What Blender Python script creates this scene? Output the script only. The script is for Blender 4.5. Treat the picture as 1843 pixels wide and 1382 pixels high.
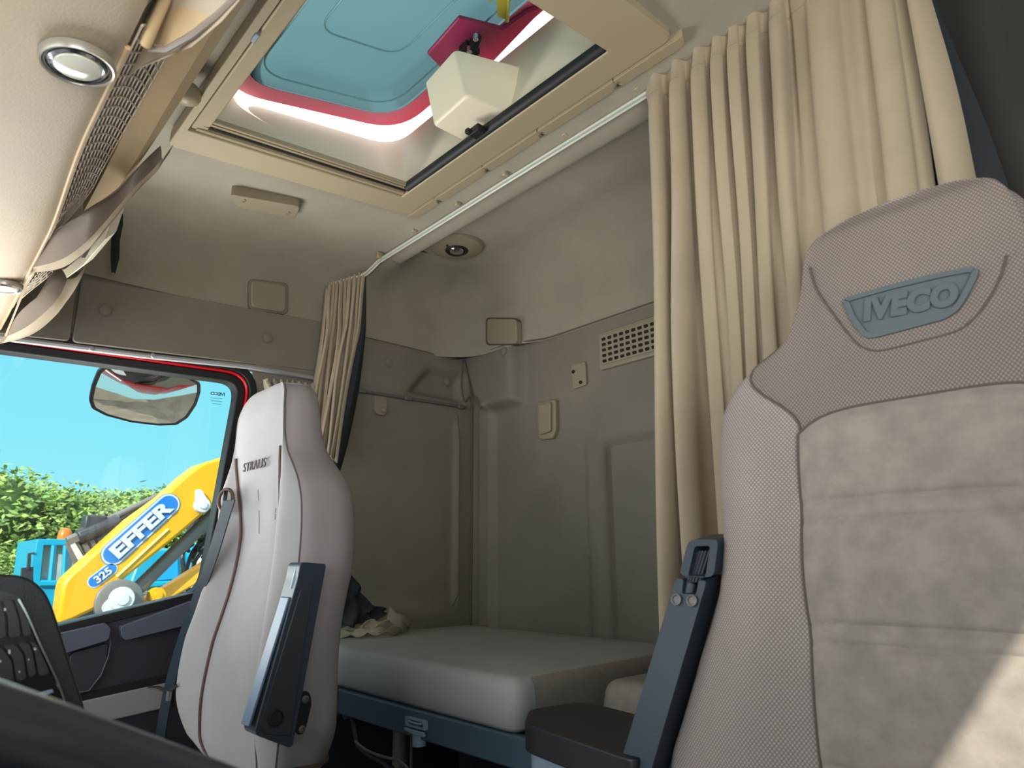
import bpy, bmesh, math, random
import numpy as np
from mathutils import Vector, Matrix
random.seed(7)
for o in list(bpy.data.objects): bpy.data.objects.remove(o)
SC = bpy.context.scene
COL = SC.collection

# ------------------------------------------------------------------ camera
# world: x across the cab (passenger side negative), y towards the bunk, z up, metres
IW, IH = 1843., 1382.
CX, CY = IW/2, IH/2
_vx = np.array([-221-CX, 1020-CY]); _vy = np.array([2300-CX, 1000-CY])
F = float(np.sqrt(-(_vx@_vy)))
_a = np.array([_vx[0], _vx[1], F]); _a /= np.linalg.norm(_a)
_b = np.array([_vy[0], _vy[1], F]); _b /= np.linalg.norm(_b)
R = np.array([-_a, _b, np.cross(-_a, _b)])
EYE = np.array([0.70, 0.0, 1.0])
cam_d = bpy.data.cameras.new('camera'); cam = bpy.data.objects.new('camera', cam_d); COL.objects.link(cam)
cam_d.sensor_width = 36; cam_d.lens = F/IW*36; cam_d.clip_start = 0.02; cam_d.clip_end = 300
cam.matrix_world = Matrix(((R[0,0], -R[0,1], -R[0,2], EYE[0]), (R[1,0], -R[1,1], -R[1,2], EYE[1]),
                           (R[2,0], -R[2,1], -R[2,2], EYE[2]), (0,0,0,1)))
SC.camera = cam
cam_d.dof.use_dof = True; cam_d.dof.focus_distance = 1.7; cam_d.dof.aperture_fstop = 9.0
SC.view_settings.view_transform = 'Standard'; SC.view_settings.look = 'None'
SC.view_settings.gamma = 1.0; SC.view_settings.use_curve_mapping = False
SC.view_settings.exposure = 0.0

# ------------------------------------------------------------------ sky, sun, daylight
w = bpy.data.worlds.new('sky'); SC.world = w; w.use_nodes = True
nt = w.node_tree; nt.nodes.clear()
tc = nt.nodes.new('ShaderNodeTexCoord'); sp = nt.nodes.new('ShaderNodeSeparateXYZ')
rp = nt.nodes.new('ShaderNodeValToRGB'); bg = nt.nodes.new('ShaderNodeBackground'); wo = nt.nodes.new('ShaderNodeOutputWorld')
nt.links.new(tc.outputs['Generated'], sp.inputs[0]); nt.links.new(sp.outputs['Z'], rp.inputs[0])
cr = rp.color_ramp
cr.elements[0].position = 0.0; cr.elements[0].color = (.50,.95,1,1)
cr.elements[1].position = 0.9; cr.elements[1].color = (2.3,2.3,2.2,1)
e = cr.elements.new(.14); e.color = (.30,.88,1.0,1)
e = cr.elements.new(.42); e.color = (.18,.76,1.0,1)
e = cr.elements.new(.58); e.color = (1.7,1.8,1.85,1)
nt.links.new(rp.outputs[0], bg.inputs[0]); bg.inputs[1].default_value = 1.05
nt.links.new(bg.outputs[0], wo.inputs[0])

sd = bpy.data.lights.new('sun','SUN'); sun = bpy.data.objects.new('sun', sd); COL.objects.link(sun)
sd.energy = 7.5; sd.angle = .01; sd.color = (1,.93,.80)
SUN_TO = Vector((.50,-.80,.46)).normalized()      # towards the sun
sun.rotation_euler = SUN_TO.to_track_quat('Z','Y').to_euler()

def window_light(name, loc, aim, sx, sy, power, color, spread=180):
    d = bpy.data.lights.new(name,'AREA'); d.shape='RECTANGLE'; d.size=sx; d.size_y=sy; d.energy=power; d.color=color
    o = bpy.data.objects.new(name, d); COL.objects.link(o); o.location=loc
    o.rotation_euler = (Vector(loc)-Vector(aim)).to_track_quat('Z','Y').to_euler()
    d.spread = math.radians(spread)
    return o
# daylight entering by the windscreen, the driver's door window and the roof hatch
window_light('windscreen_daylight', (-.1,-.93,1.18), (-.1,.4,1.34), 1.9,.56, 17, (.94,.97,1.0))
window_light('driver_window_daylight', (1.10,-.12,1.15), (.2,.30,1.9), .72,.5, 8.5, (1.0,.98,.95), 110)
window_light('passenger_window_daylight', (-1.16,.16,1.06), (-.3,.50,1.9), .7,.4, 8, (1.0,.98,.94), 120)

# ------------------------------------------------------------------ pixel -> point on a real plane
def ray(px,py): return R@np.array([px-CX, py-CY, F])
def onP(px,py,P,N):
    d = ray(px,py); t = ((np.array(P)-EYE)@np.array(N))/(d@np.array(N)); return tuple(EYE+t*d)
def onX(px,py,x): return onP(px,py,(x,0,0),(1,0,0))
def onY(px,py,y): return onP(px,py,(0,y,0),(0,1,0))
def onZ(px,py,z): return onP(px,py,(0,0,z),(0,0,1))
def hz(y, o=0): return 1.845+.0917*(y-.302)+o       # sloping roof plane
def onH(px,py,o=0): return onP(px,py,(0,.302,1.845+o),(0,-.0917,1))

# ------------------------------------------------------------------ materials
def lin(c): return tuple(((v/255)/12.92 if v/255<=.04045 else ((v/255+.055)/1.055)**2.4) for v in c)+(1,)
MATS = {}
def M(name, col, rough=.7, metal=0, var=0, vscale=6, bump=0, bscale=300, weave=0, spec=.5, col2=None, sheen=0):
    m = bpy.data.materials.new(name); m.use_nodes = True; n = m.node_tree; L = n.links
    b = n.nodes['Principled BSDF']; b.inputs['Roughness'].default_value=rough; b.inputs['Metallic'].default_value=metal
    b.inputs['Specular IOR Level'].default_value = spec
    if sheen: b.inputs['Sheen Weight'].default_value = sheen
    b.inputs['Base Color'].default_value = lin(col)
    tcn = n.nodes.new('ShaderNodeTexCoord'); src=None
    if var:
        nz = n.nodes.new('ShaderNodeTexNoise'); nz.inputs['Scale'].default_value=vscale; nz.inputs['Detail'].default_value=5; nz.inputs['Roughness'].default_value=.6
        L.new(tcn.outputs['Object'], nz.inputs['Vector'])
        mr = n.nodes.new('ShaderNodeMapRange'); mr.inputs[1].default_value=.35; mr.inputs[2].default_value=.65
        L.new(nz.outputs[0], mr.inputs[0])
        mx = n.nodes.new('ShaderNodeMix'); mx.data_type='RGBA'; L.new(mr.outputs[0], mx.inputs[0])
        c2 = col2 or tuple(max(0,v*(1-var)) for v in col)
        mx.inputs[6].default_value = lin(col); mx.inputs[7].default_value = lin(c2)
        src = mx.outputs[2]
    hb = None
    if weave:
        outs=[]
        for rot in (math.radians(38), math.radians(-38)):
            mp = n.nodes.new('ShaderNodeMapping'); mp.inputs['Rotation'].default_value=(0,rot,0); L.new(tcn.outputs['Object'], mp.inputs[0])
            wv = n.nodes.new('ShaderNodeTexWave'); wv.bands_direction='X'; wv.inputs['Scale'].default_value=.314/weave; wv.inputs['Distortion'].default_value=0
            L.new(mp.outputs[0], wv.inputs[0]); outs.append(wv.outputs['Fac'])
        mul = n.nodes.new('ShaderNodeMath'); mul.operation='MULTIPLY'; L.new(outs[0],mul.inputs[0]); L.new(outs[1],mul.inputs[1])
        hb = mul.outputs[0]
        mx = n.nodes.new('ShaderNodeMix'); mx.data_type='RGBA'; mx.blend_type='MULTIPLY'
        mr = n.nodes.new('ShaderNodeMapRange'); mr.inputs[1].default_value=0; mr.inputs[2].default_value=.55; mr.inputs[3].default_value=.50; mr.inputs[4].default_value=1.12
        L.new(hb, mr.inputs[0]); mx.inputs[0].default_value=1
        if src: L.new(src, mx.inputs[6])
        else: mx.inputs[6].default_value=lin(col)
        L.new(mr.outputs[0], mx.inputs[7]); src = mx.outputs[2]
    if src: L.new(src, b.inputs['Base Color'])
    if bump:
        nz = n.nodes.new('ShaderNodeTexNoise'); nz.inputs['Scale'].default_value=bscale; nz.inputs['Detail'].default_value=3
        L.new(tcn.outputs['Object'], nz.inputs['Vector'])
        bp = n.nodes.new('ShaderNodeBump'); bp.inputs['Strength'].default_value=bump; bp.inputs['Distance'].default_value=.002
        L.new(nz.outputs[0], bp.inputs['Height']); L.new(bp.outputs[0], b.inputs['Normal'])
    MATS[name]=m; return m
headliner = M('headliner_fabric', (156,147,129), .9, var=.05, vscale=9, bump=.25, bscale=420, sheen=.15)
wallvinyl = M('wall_vinyl', (132,122,109), .72, var=.07, vscale=5, bump=.2, bscale=500)
tan = M('tan_plastic', (168,152,124), .45, bump=.12, bscale=700)
tan2 = M('warm_tan_plastic', (192,164,124), .5, var=.06, vscale=8)  # paler and warmer than the plain tan
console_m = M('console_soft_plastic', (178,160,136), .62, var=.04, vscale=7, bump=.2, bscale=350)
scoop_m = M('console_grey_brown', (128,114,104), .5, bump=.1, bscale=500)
taupe = M('taupe_plastic', (146,134,112), .5, bump=.1, bscale=700)
bezel_m = M('lamp_bezel_grey', (150,142,130), .3, metal=.4)
cream = M('cream_plastic', (232,220,194), .45)
dark = M('black_plastic', (30,31,36), .42, bump=.15, bscale=600)
darkgrey = M('charcoal_plastic', (44,48,56), .45, bump=.15, bscale=700)
doorpl = M('door_dark_plastic', (48,50,58), .42, bump=.2, bscale=500)
doorcap = M('door_cap_plastic', (92,96,112), .26, bump=.1, bscale=500)
bluegrey = M('bluegrey_plastic', (78,96,112), .42, bump=.08, bscale=500)
ltblue = M('light_bluegrey_plastic', (128,144,160), .4, bump=.08, bscale=500)
greyband = M('pale_grey_vinyl', (150,148,148), .5)
armpl = M('armrest_plastic', (40,50,62), .42, bump=.12, bscale=700)
armpl2 = M('pale_blue_armrest', (96,112,140), .4)
rubber = M('black_rubber', (18,18,20), .6)
redpaint = M('red_paint', (196,22,34), .25)
pinkrim = M('glare_pink_hatch_frame', (244,128,160), .45)  # red paint washed to pink, overexposure put into the colour
chrome = M('chrome', (210,212,215), .18, metal=1)
alu = M('aluminium', (205,210,205), .35, metal=.85)
curtain_m = M('curtain_cloth', (176,157,132), .88, var=.05, vscale=7, bump=.15, bscale=900, sheen=.2)
curtain_side = M('curtain_cloth_aged', (158,146,126), .9, var=.08, vscale=12, bump=.15, bscale=900)
lining_m = M('curtain_lining', (44,48,54), .7)
passfab = M('passenger_fabric', (164,158,158), .85, var=.06, vscale=5, bump=.12, bscale=900, sheen=.15)
passside = M('passenger_fabric_shaded', (146,135,134), .88, var=.05, vscale=5, bump=.15, bscale=900)
brownpipe = M('brown_piping', (88,62,54), .6)
seamdark = M('dark_seam', (92,80,74), .9)
seamcord = M('seam_cord', (98,90,80), .9)
weave_m = M('woven_seat_fabric', (176,160,154), .82, var=.06, vscale=4, weave=.0031)
weave_d = M('woven_headrest_fabric', (146,130,121), .82, var=.06, vscale=4, weave=.0031)
suede = M('suede_insert', (152,139,129), .95, var=.12, vscale=38, bump=.3, bscale=260, sheen=.3)
badge_m = M('badge_rubber', (94,100,103), .6, spec=.25, bump=.1, bscale=900)
matt_m = M('mattress_fabric', (168,165,161), .92, var=.05, vscale=5, bump=.3, bscale=700)
matt_w = M('mattress_woven_fabric', (150,138,130), .92, var=.06, vscale=60, bump=.5, bscale=600)
bed_m = M('bunk_frame_plastic', (66,84,98), .45)
yellow = M('crane_yellow', (215,160,0), .4)
cyanp = M('truck_cyan_paint', (10,150,185), .4)
orange = M('orange_lens', (240,110,20), .3)
white = M('white_paint', (196,198,200), .5)
steel = M('dull_steel', (112,110,108), .5, metal=.3)
bluedec = M('blue_decal', (18,110,190), .5)
gravel = M('gravel', (140,130,116), .95, var=.2, vscale=2)
leafm = M('leaves', (168,188,104), .75, var=.45, vscale=1.2, col2=(108,146,72))
barkm = M('bark', (84,70,54), .9)
lensm = M('lamp_lens', (205,200,185), .15)
bulbm = M('lamp_reflector', (230,225,210), .2, metal=.6)
darkhole = M('vent_hole', (34,16,14), .9)
def glassmat(name, col, alpha):
    m = bpy.data.materials.new(name); m.use_nodes=True; n=m.node_tree; n.nodes.clear()
    o=n.nodes.new('ShaderNodeOutputMaterial'); t=n.nodes.new('ShaderNodeBsdfTransparent'); g=n.nodes.new('ShaderNodeBsdfGlossy'); mx=n.nodes.new('ShaderNodeMixShader')
    g.inputs['Roughness'].default_value=.02; t.inputs[0].default_value=col; fr=n.nodes.new('ShaderNodeValue'); fr.outputs[0].default_value=.045
    n.links.new(fr.outputs[0],mx.inputs[0]); n.links.new(t.outputs[0],mx.inputs[1]); n.links.new(g.outputs[0],mx.inputs[2]); n.links.new(mx.outputs[0],o.inputs[0]); return m
glass = glassmat('window_glass',(.95,.99,1,1),0)
def tealmat():
    m = bpy.data.materials.new('teal_acrylic'); m.use_nodes=True; n=m.node_tree; n.nodes.clear()
    o=n.nodes.new('ShaderNodeOutputMaterial'); t=n.nodes.new('ShaderNodeBsdfTranslucent'); d=n.nodes.new('ShaderNodeBsdfDiffuse'); mx=n.nodes.new('ShaderNodeMixShader')
    t.inputs[0].default_value=lin((70,100,106)); d.inputs[0].default_value=lin((96,128,132)); mx.inputs[0].default_value=.25
    n.links.new(t.outputs[0],mx.inputs[1]); n.links.new(d.outputs[0],mx.inputs[2]); n.links.new(mx.outputs[0],o.inputs[0]); return m
teal = tealmat()
mirror_m = M('mirror_glass', (225,225,220), .03, metal=1)

# ------------------------------------------------------------------ mesh helpers
def mesh(name, verts, faces, mat, parent=None, smooth=True, bevel=0, seg=2, sub=0, sharp=None):
    me = bpy.data.meshes.new(name); me.from_pydata([tuple(map(float,v)) for v in verts], [], faces)
    bm = bmesh.new(); bm.from_mesh(me); bmesh.ops.recalc_face_normals(bm, faces=bm.faces); bm.to_mesh(me); bm.free()
    if smooth:
        for p in me.polygons: p.use_smooth=True
        try: me.set_sharp_from_angle(angle=math.radians(sharp or 40))
        except Exception: pass
    me.materials.append(mat)
    o = bpy.data.objects.new(name, me); COL.objects.link(o)
    if parent: o.parent = parent
    if bevel:
        b = o.modifiers.new('bevel','BEVEL'); b.width=bevel; b.segments=seg; b.limit_method='ANGLE'; b.angle_limit=math.radians(30)
    if sub:
        s = o.modifiers.new('sub','SUBSURF'); s.levels=s.render_levels=sub
    return o
class MB:
    def __init__(s): s.v=[]; s.f=[]
    def add(s, v, f): k=len(s.v); s.v+=[tuple(p) for p in v]; s.f+=[tuple(i+k for i in q) for q in f]; return s
    def box(s, lo, hi):
        x0,y0,z0=lo; x1,y1,z1=hi
        return s.add([(x0,y0,z0),(x1,y0,z0),(x1,y1,z0),(x0,y1,z0),(x0,y0,z1),(x1,y0,z1),(x1,y1,z1),(x0,y1,z1)],
              [(0,3,2,1),(4,5,6,7),(0,1,5,4),(1,2,6,5),(2,3,7,6),(3,0,4,7)])
    def prism(s, poly, vec):
        n=len(poly); v=[tuple(p) for p in poly]+[tuple(np.array(p)+np.array(vec)) for p in poly]
        return s.add(v, [tuple(range(n)), tuple(range(2*n-1,n-1,-1))]+[(i,(i+1)%n,(i+1)%n+n,i+n) for i in range(n)])
    def tube(s, path, r, n=8, closed=False, flat=1.0, up=None):
        P=[Vector(p) for p in path]; N=len(P); rs = r if hasattr(r,'__len__') else [r]*N; v=[]; a=None
        for i,p in enumerate(P):
            t = (P[(i+1)%N]-P[i-1]) if closed else (P[min(i+1,N-1)]-P[max(i-1,0)])
            if t.length<1e-9: t=Vector((0,0,1))
            t.normalize()
            if up is not None: a=Vector(up)
            elif a is None: a = Vector((0,0,1)) if abs(t.z)<.9 else Vector((1,0,0))
            u = (a-t*a.dot(t)).normalized(); 
            if up is None: a=u
            w_ = t.cross(u)
            for k in range(n):
                c=math.cos(2*math.pi*k/n); q=math.sin(2*math.pi*k/n); v.append(p+u*c*rs[i]*flat+w_*q*rs[i])
        f=[]
        for i in range(N if closed else N-1):
            j=(i+1)%N
            for k in range(n): f.append((i*n+k,i*n+(k+1)%n,j*n+(k+1)%n,j*n+k))
        if not closed: f += [tuple(range(n-1,-1,-1)), tuple(range((N-1)*n,N*n))]
        return s.add(v,f)
    def lathe(s, prof, o, ax, n=32):   # prof (r, h) along axis
        ax=Vector(ax).normalized(); a=Vector((0,0,1)) if abs(ax.z)<.9 else Vector((1,0,0)); u=(a-ax*a.dot(ax)).normalized(); w_=ax.cross(u); o=Vector(o); v=[]
        for r_,h in prof:
            for k in range(n):
                t=2*math.pi*k/n; v.append(o+ax*h+(u*math.cos(t)+w_*math.sin(t))*max(r_,1e-5))
        f=[(i*n+k,i*n+(k+1)%n,(i+1)*n+(k+1)%n,(i+1)*n+k) for i in range(len(prof)-1) for k in range(n)]
        f+=[tuple(range(n-1,-1,-1)), tuple(range((len(prof)-1)*n,len(prof)*n))]
        return s.add(v,f)
    def grid(s, rows, closed=False):
        n=len(rows[0]); v=[p for r_ in rows for p in r_]; f=[]
        for i in range(len(rows)-1):
            for k in range(n if closed else n-1): f.append((i*n+k,i*n+(k+1)%n,(i+1)*n+(k+1)%n,(i+1)*n+k))
        return s.add(v,f)
    def ring(s, outer, inner, vec):    # flat ring polygon extruded
        n=len(outer); V=np.array(vec); v=list(outer)+list(inner)+[tuple(np.array(p)+V) for p in outer]+[tuple(np.array(p)+V) for p in inner]; f=[]
        for i in range(n):
            j=(i+1)%n
            f+=[(i,j,n+j,n+i),(2*n+i,3*n+i,3*n+j,2*n+j),(i,2*n+i,2*n+j,j),(n+i,n+j,3*n+j,3*n+i)]
        return s.add(v,f)
    def build(s, name, mat, parent=None, **k): return mesh(name, s.v, s.f, mat, parent, **k)
def rpoly(pts, r, n=6):
    P=[np.array(p,float) for p in pts]; N=len(P); out=[]
    rr = r if hasattr(r,'__len__') else [r]*N
    for i in range(N):
        a,b,c=P[i-1],P[i],P[(i+1)%N]; da=(a-b); dc=(c-b); la=np.linalg.norm(da); lc=np.linalg.norm(dc)
        t=min(rr[i], la*.49, lc*.49)
        if t<=1e-6: out.append(tuple(b)); continue
        p0=b+da/la*t; p1=b+dc/lc*t
        for k in range(n+1):
            q=k/n; out.append(tuple((1-q)**2*p0+2*q*(1-q)*b+q*q*p1))
    return out
def catm(pts, n=8, closed=False):
    P=[np.array(p,float) for p in pts]; N=len(P); out=[]
    for i in range(N if closed else N-1):
        g=lambda k: P[k%N] if closed else P[min(max(k,0),N-1)]
        a,b,c,d=g(i-1),g(i),g(i+1),g(i+2)
        for k in range(n):
            t=k/n; out.append(.5*((2*b)+(c-a)*t+(2*a-5*b+4*c-d)*t*t+(3*b-a-3*c+d)*t**3))
    if not closed: out.append(P[-1])
    return out
def interp(x, xs, ys): return float(np.interp(x, xs, ys))
def smooth_interp(x, xs, ys):
    # monotone-ish cubic through the points
    xs=list(xs); i=int(np.clip(np.searchsorted(xs,x)-1,0,len(xs)-2)); h=xs[i+1]-xs[i]; t=np.clip((x-xs[i])/h,0,1)
    def m(k):
        if k<=0: return (ys[1]-ys[0])/(xs[1]-xs[0])
        if k>=len(xs)-1: return (ys[-1]-ys[-2])/(xs[-1]-xs[-2])
        d0=(ys[k]-ys[k-1])/(xs[k]-xs[k-1]); d1=(ys[k+1]-ys[k])/(xs[k+1]-xs[k])
        return 0 if d0*d1<=0 else 2*d0*d1/(d0+d1)
    return float((2*t**3-3*t*t+1)*ys[i]+(t**3-2*t*t+t)*h*m(i)+(-2*t**3+3*t*t)*ys[i+1]+(t**3-t*t)*h*m(i+1))
def ss(a,b,x): t=min(max((x-a)/(b-a),0),1); return t*t*(3-2*t)
def thing(name, label, cat, loc=(0,0,0), group=None):
    o=bpy.data.objects.new(name,None); COL.objects.link(o); o.location=loc; o.empty_display_size=.05
    tag(o,label,cat,group); return o
def tag(o,label,cat,group=None):
    o['label']=label; o['category']=cat
    if group: o['group']=group
    return o
def struct(o): o['kind']='structure'; return o
def settle(t):
    # children were modelled in world space: put them under a root standing at its base
    bpy.context.view_layer.update()
    for c in t.children: c.matrix_parent_inverse = Matrix.Translation(t.location).inverted()
def sub(t, pairs):
    for p,kids in pairs.items():
        par=[c for c in t.children if c.name.split('.')[0]==p]
        for c in list(t.children):
            if c.name.split('.')[0] in kids: c.parent=par[0]
def text_mesh(name, s, size, extrude, mat, parent, mw, offset=0, shear=0, bevel=0, sx=1.0, spacing=1.0):
    cu=bpy.data.curves.new(name,'FONT'); cu.body=s; cu.size=size; cu.extrude=extrude; cu.offset=offset; cu.shear=shear; cu.align_x='CENTER'; cu.align_y='CENTER'
    cu.bevel_depth=bevel; cu.bevel_resolution=1; cu.space_character=spacing
    tmp=bpy.data.objects.new('t',cu); COL.objects.link(tmp); dg=bpy.context.evaluated_depsgraph_get(); dg.update()
    me=bpy.data.meshes.new_from_object(tmp.evaluated_get(dg)); bpy.data.objects.remove(tmp)
    me.transform(mw@Matrix.Diagonal((sx,1,1,1))); me.materials.clear(); me.materials.append(mat)
    o=bpy.data.objects.new(name,me); COL.objects.link(o)
    if parent: o.parent=parent
    return o
def frame_mat(o, ux, uy):
    ux=Vector(ux).normalized(); uy=Vector(uy); uy=(uy-ux*uy.dot(ux)).normalized(); uz=ux.cross(uy)
    m=Matrix((ux,uy,uz)).transposed().to_4x4(); m.translation=Vector(o); return m

XL, XR, YB, YF = -1.12, 1.12, 1.468, -1.0

# ================================================================== the cab shell
mb=MB(); mb.box((XL-.05,YF-.3,-.05),(XR+.05,YB+.05,0)); struct(mb.build('floor', rubber, smooth=False))

# --- headliner: a tray with coved edges, hatch opening, cross lip behind the curtain rail
CEX=[-1.1,.90,1.0,1.045,1.075,1.13,1.6]
CEZ=[hz(-1.1,.012),hz(.90,.012),1.905,1.90,1.93,1.968,1.972]
def ceil(y): return smooth_interp(y,CEX,CEZ)
HX0,HX1,HY0,HY1 = -.650,.100,.315,.86
ys=sorted(set([round(-1.0+.05*i,4) for i in range(38)]+[HY0,HY1]+[round(.9+.0125*i,4) for i in range(24)]+[YB-.15]))
ys=[y for y in ys if y<=YB-.15+1e-6]
xs=sorted(set([round(-.96+.06*i,4) for i in range(33)]+[HX0,HX1]))
V=[(x,y,ceil(y)) for y in ys for x in xs]; nx=len(xs); FC=[]
for j in range(len(ys)-1):
    for i in range(nx-1):
        if HX0-1e-6<=xs[i] and xs[i+1]<=HX1+1e-6 and HY0-1e-6<=ys[j] and ys[j+1]<=HY1+1e-6: continue
        FC.append((j*nx+i,j*nx+i+1,(j+1)*nx+i+1,(j+1)*nx+i))
RC=.16; base=len(V); loops=[]
for k in range(0,15):
    if k==0: d=.003; zz=None
    else:
        a=(k-1)/13*math.pi/2; d=.003+RC*(1-math.cos(a)); cz=RC*(1-math.sin(a))*.95
    r=max(RC-d,.0005); L=[]
    x0=XL+d; x1=XR-d; y1=YB-d
    pts=[(x0,y) for y in np.linspace(YF,y1-r,48)]
    pts+=[(x0+r-r*math.cos(t), y1-r+r*math.sin(t)) for t in np.linspace(0,math.pi/2,10)[1:]]
    pts+=[(x,y1) for x in np.linspace(x0+r,x1-r,30)[1:]]
    pts+=[(x1-r+r*math.sin(t), y1-r+r*math.cos(t)) for t in np.linspace(0,math.pi/2,10)[1:]]
    pts+=[(x1,y) for y in np.linspace(y1-r,YF,48)[1:]]
    for (x,y) in pts:
        z_=1.685 if k==0 else ceil(y)-cz
        if y>YB-.3: y-=.050*(1-ss(-.86,-.74,x))*(1-ss(1.79,1.94,z_))*ss(YB-.3,YB-.1,y)
        L.append((x,y,z_))
    loops.append(L)
mb=MB(); mb.add(V,FC); mb.grid(loops)
struct(mb.build('ceiling', headliner, sharp=75))
# roof skin above the headliner, with the hatch cut-out (keeps daylight out of the gap)
mb=MB(); z0=2.02
for (a,b,c,d) in ((XL-.03,-.78,YF-.3,YB+.04),(.18,XR+.03,YF-.3,YB+.04),(-.78,.18,YF-.3,.27),(-.78,.18,.93,YB+.04)):
    mb.box((a,c,z0),(b,d,z0+.02))
struct(mb.build('roof_1', redpaint, smooth=False)); bpy.data.objects['roof_1'].name='trim_5'

# --- rear wall with moulded relief
def rear_off(x,z):       # metres towards the cab interior
    o=0
    o+=.020*ss(-1.075,-1.062,x)*(1-ss(-1.004,-.988,x))*(1-ss(1.50,1.53,z))          # corner column
    o-=.034*ss(-.535,-.515,x)*(1-ss(1.315,1.335,z))                                  # sunken right panel
    o+=.010*ss(-.595,-.582,x)*(1-ss(-.555,-.542,x))*(1-ss(1.335,1.350,z))
    # corner block under the speaker cover
    if z<1.70:
        xl=interp(z,[1.49,1.56,1.70],[-1.00,-1.07,-1.12]); top=ss(1.485,1.515,z)
        o+=.05*ss(xl-.02,xl+.02,x)*(1-ss(-.875,-.835,x))*top
    else:
        o-=.03
    o+=.012*ss(1.45,1.50,z)*(1-ss(1.68,1.70,z))*ss(-.80,-.74,x)*(1-ss(1.455,1.5,1.5))
    return o
zs=np.concatenate([np.linspace(.0,.75,6)[:-1],np.arange(.75,1.45,.02),np.arange(1.45,1.92,.008),[2.02]]); xg=np.concatenate([np.arange(-1.13,-.45,.009),np.linspace(-.45,1.13,20)])
rows=[[(x,YB-rear_off(x,z),z) for x in xg] for z in zs]
mb=MB(); mb.grid(rows); mb.box((XL-.05,YB+.025,0),(XR+.05,YB+.06,2.02)); struct(mb.build('wall_rear', wallvinyl, sharp=70))
# --- passenger side wall behind the door
def side_off(y,z):
    o=0
    o-=.010*ss(1.40,1.385,y) if False else 0
    inside=ss(.86,.87,z)*(1-ss(1.47,1.485,z))
    o-=.014*(1-ss(1.395,1.415,y))*inside
    # scooped pocket above the side rail
    yl=interp(z,[1.535,1.63],[1.19,1.27])
    o-=.035*ss(yl-.02,yl+.03,y)*(1-ss(1.405,1.44,y))*ss(1.525,1.56,z)*(1-ss(1.615,1.655,z))
    o+=.008*ss(1.53,1.535,z)*(1-ss(1.69,1.70,z))
    if z>1.70: o-=.02
    return o
ygr=np.concatenate([np.linspace(.685,1.1,16)[:-1],np.arange(1.1,1.472,.01)]); zs=np.concatenate([np.linspace(0,.8,5)[:-1],np.arange(.8,1.5,.02),np.arange(1.5,1.70,.009),[1.695,1.71,1.8,2.02]])
rows=[[(XL+side_off(y,z),y,z) for y in ygr] for z in zs]
mb=MB(); mb.grid(rows)
# wall above and beside the door opening
WT=[onX(0,612,XL),onX(432,668,XL)]
mb.box((XL-.05,YF-.3,1.53),(XL-.001,.70,2.02)); mb.box((XL-.05,.70,0),(XL-.03,YB+.05,2.02)); mb.box((XL-.05,YF-.3,0),(XL-.01,-.42,2.02))
struct(mb.build('wall_left', wallvinyl, sharp=70))
# driver side wall with its door window, and the front with the windscreen opening (behind the camera)
mb=MB(); mb.box((XR,YF-.3,0),(XR+.03,-.52,2.02)); mb.box((XR,.34,0),(XR+.03,YB+.05,2.02)); mb.box((XR,-.52,0),(XR+.03,.34,.93)); mb.prism([(XR,-.52,1.411),(XR,.34,1.686),(XR,.34,2.02),(XR,-.52,2.02)],(.03,0,0))  # unseen window header sloped to shape the sun patch on the driver seat
struct(mb.build('wall_right', wallvinyl, smooth=False))
mb=MB(); mb.box((XL,YF-.02,0),(XR,YF,.88)); mb.box((XL,YF-.02,1.47),(XR,YF,2.02)); mb.box((XL,YF-.02,.88),(XL+.08,YF,1.47)); mb.box((XR-.08,YF-.02,.88),(XR,YF,1.47))  # windscreen top set low to keep sun off the passenger seat
struct(mb.build('wall_front', darkgrey, smooth=False))

# padded band above the door, plugs, seams
band=MB(); 
def sidepoly(pts,x): return [onX(a,b,x) for a,b in pts]
P=rpoly(sidepoly([(147,499),(585,580),(575,668),(131,614)],XL+.012),.01,3)
band.prism(P,(-.02,0,0)); b1=band.build('side_band', wallvinyl, bevel=.006, seg=3)
struct(b1); b1.name='trim_1'
P=rpoly(sidepoly([(-260,430),(141,498),(126,613),(-260,572)],XL+.008),.01,3)
b2=MB().prism(P,(-.02,0,0)).build('trim_2', wallvinyl, bevel=.005, seg=3); struct(b2)
# seam cords along both walls
sc=MB(); sc.tube([(XL+.004,.9+.05*i,1.692) for i in range(11)]+[(XL+.02,YB-.05,1.694),(-1.06,YB-.048,1.697),(-.88,YB-.052,1.694),(-.80,YB-.030,1.691),(-.75,YB-.009,1.690)]+[(-.72,YB-.005,1.690)]+[(-.68+.1*i,YB-.004,1.690) for i in range(18)],.0028,6)
s1=sc.build('trim_3', seamcord); struct(s1)
sc=MB(); sc.tube(catm([(-1.112,YB-.05,1.70),(-1.11,YB-.055,1.60),(-1.098,YB-.05,1.54),(-1.112,YB-.006,1.50),(-1.114,YB-.004,.80)],6),.0028,6); sc.tube([(XL+.006,1.40,1.49),(XL+.004,1.412,1.40),(XL+.004,1.414,.9),(XL+.006,1.39,.865)],.002,5)
s2=sc.build('trim_4', seamcord); struct(s2)
def plug(p, ax, r=.013):
    o=MB().lathe([(r*1.25,-.004),(r*1.25,.001),(r*1.1,.0005),(r,.0035),(r*.7,.005),(0.0001,.0055)],p,ax,20).build('trim_plug', wallvinyl); return o
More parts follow.
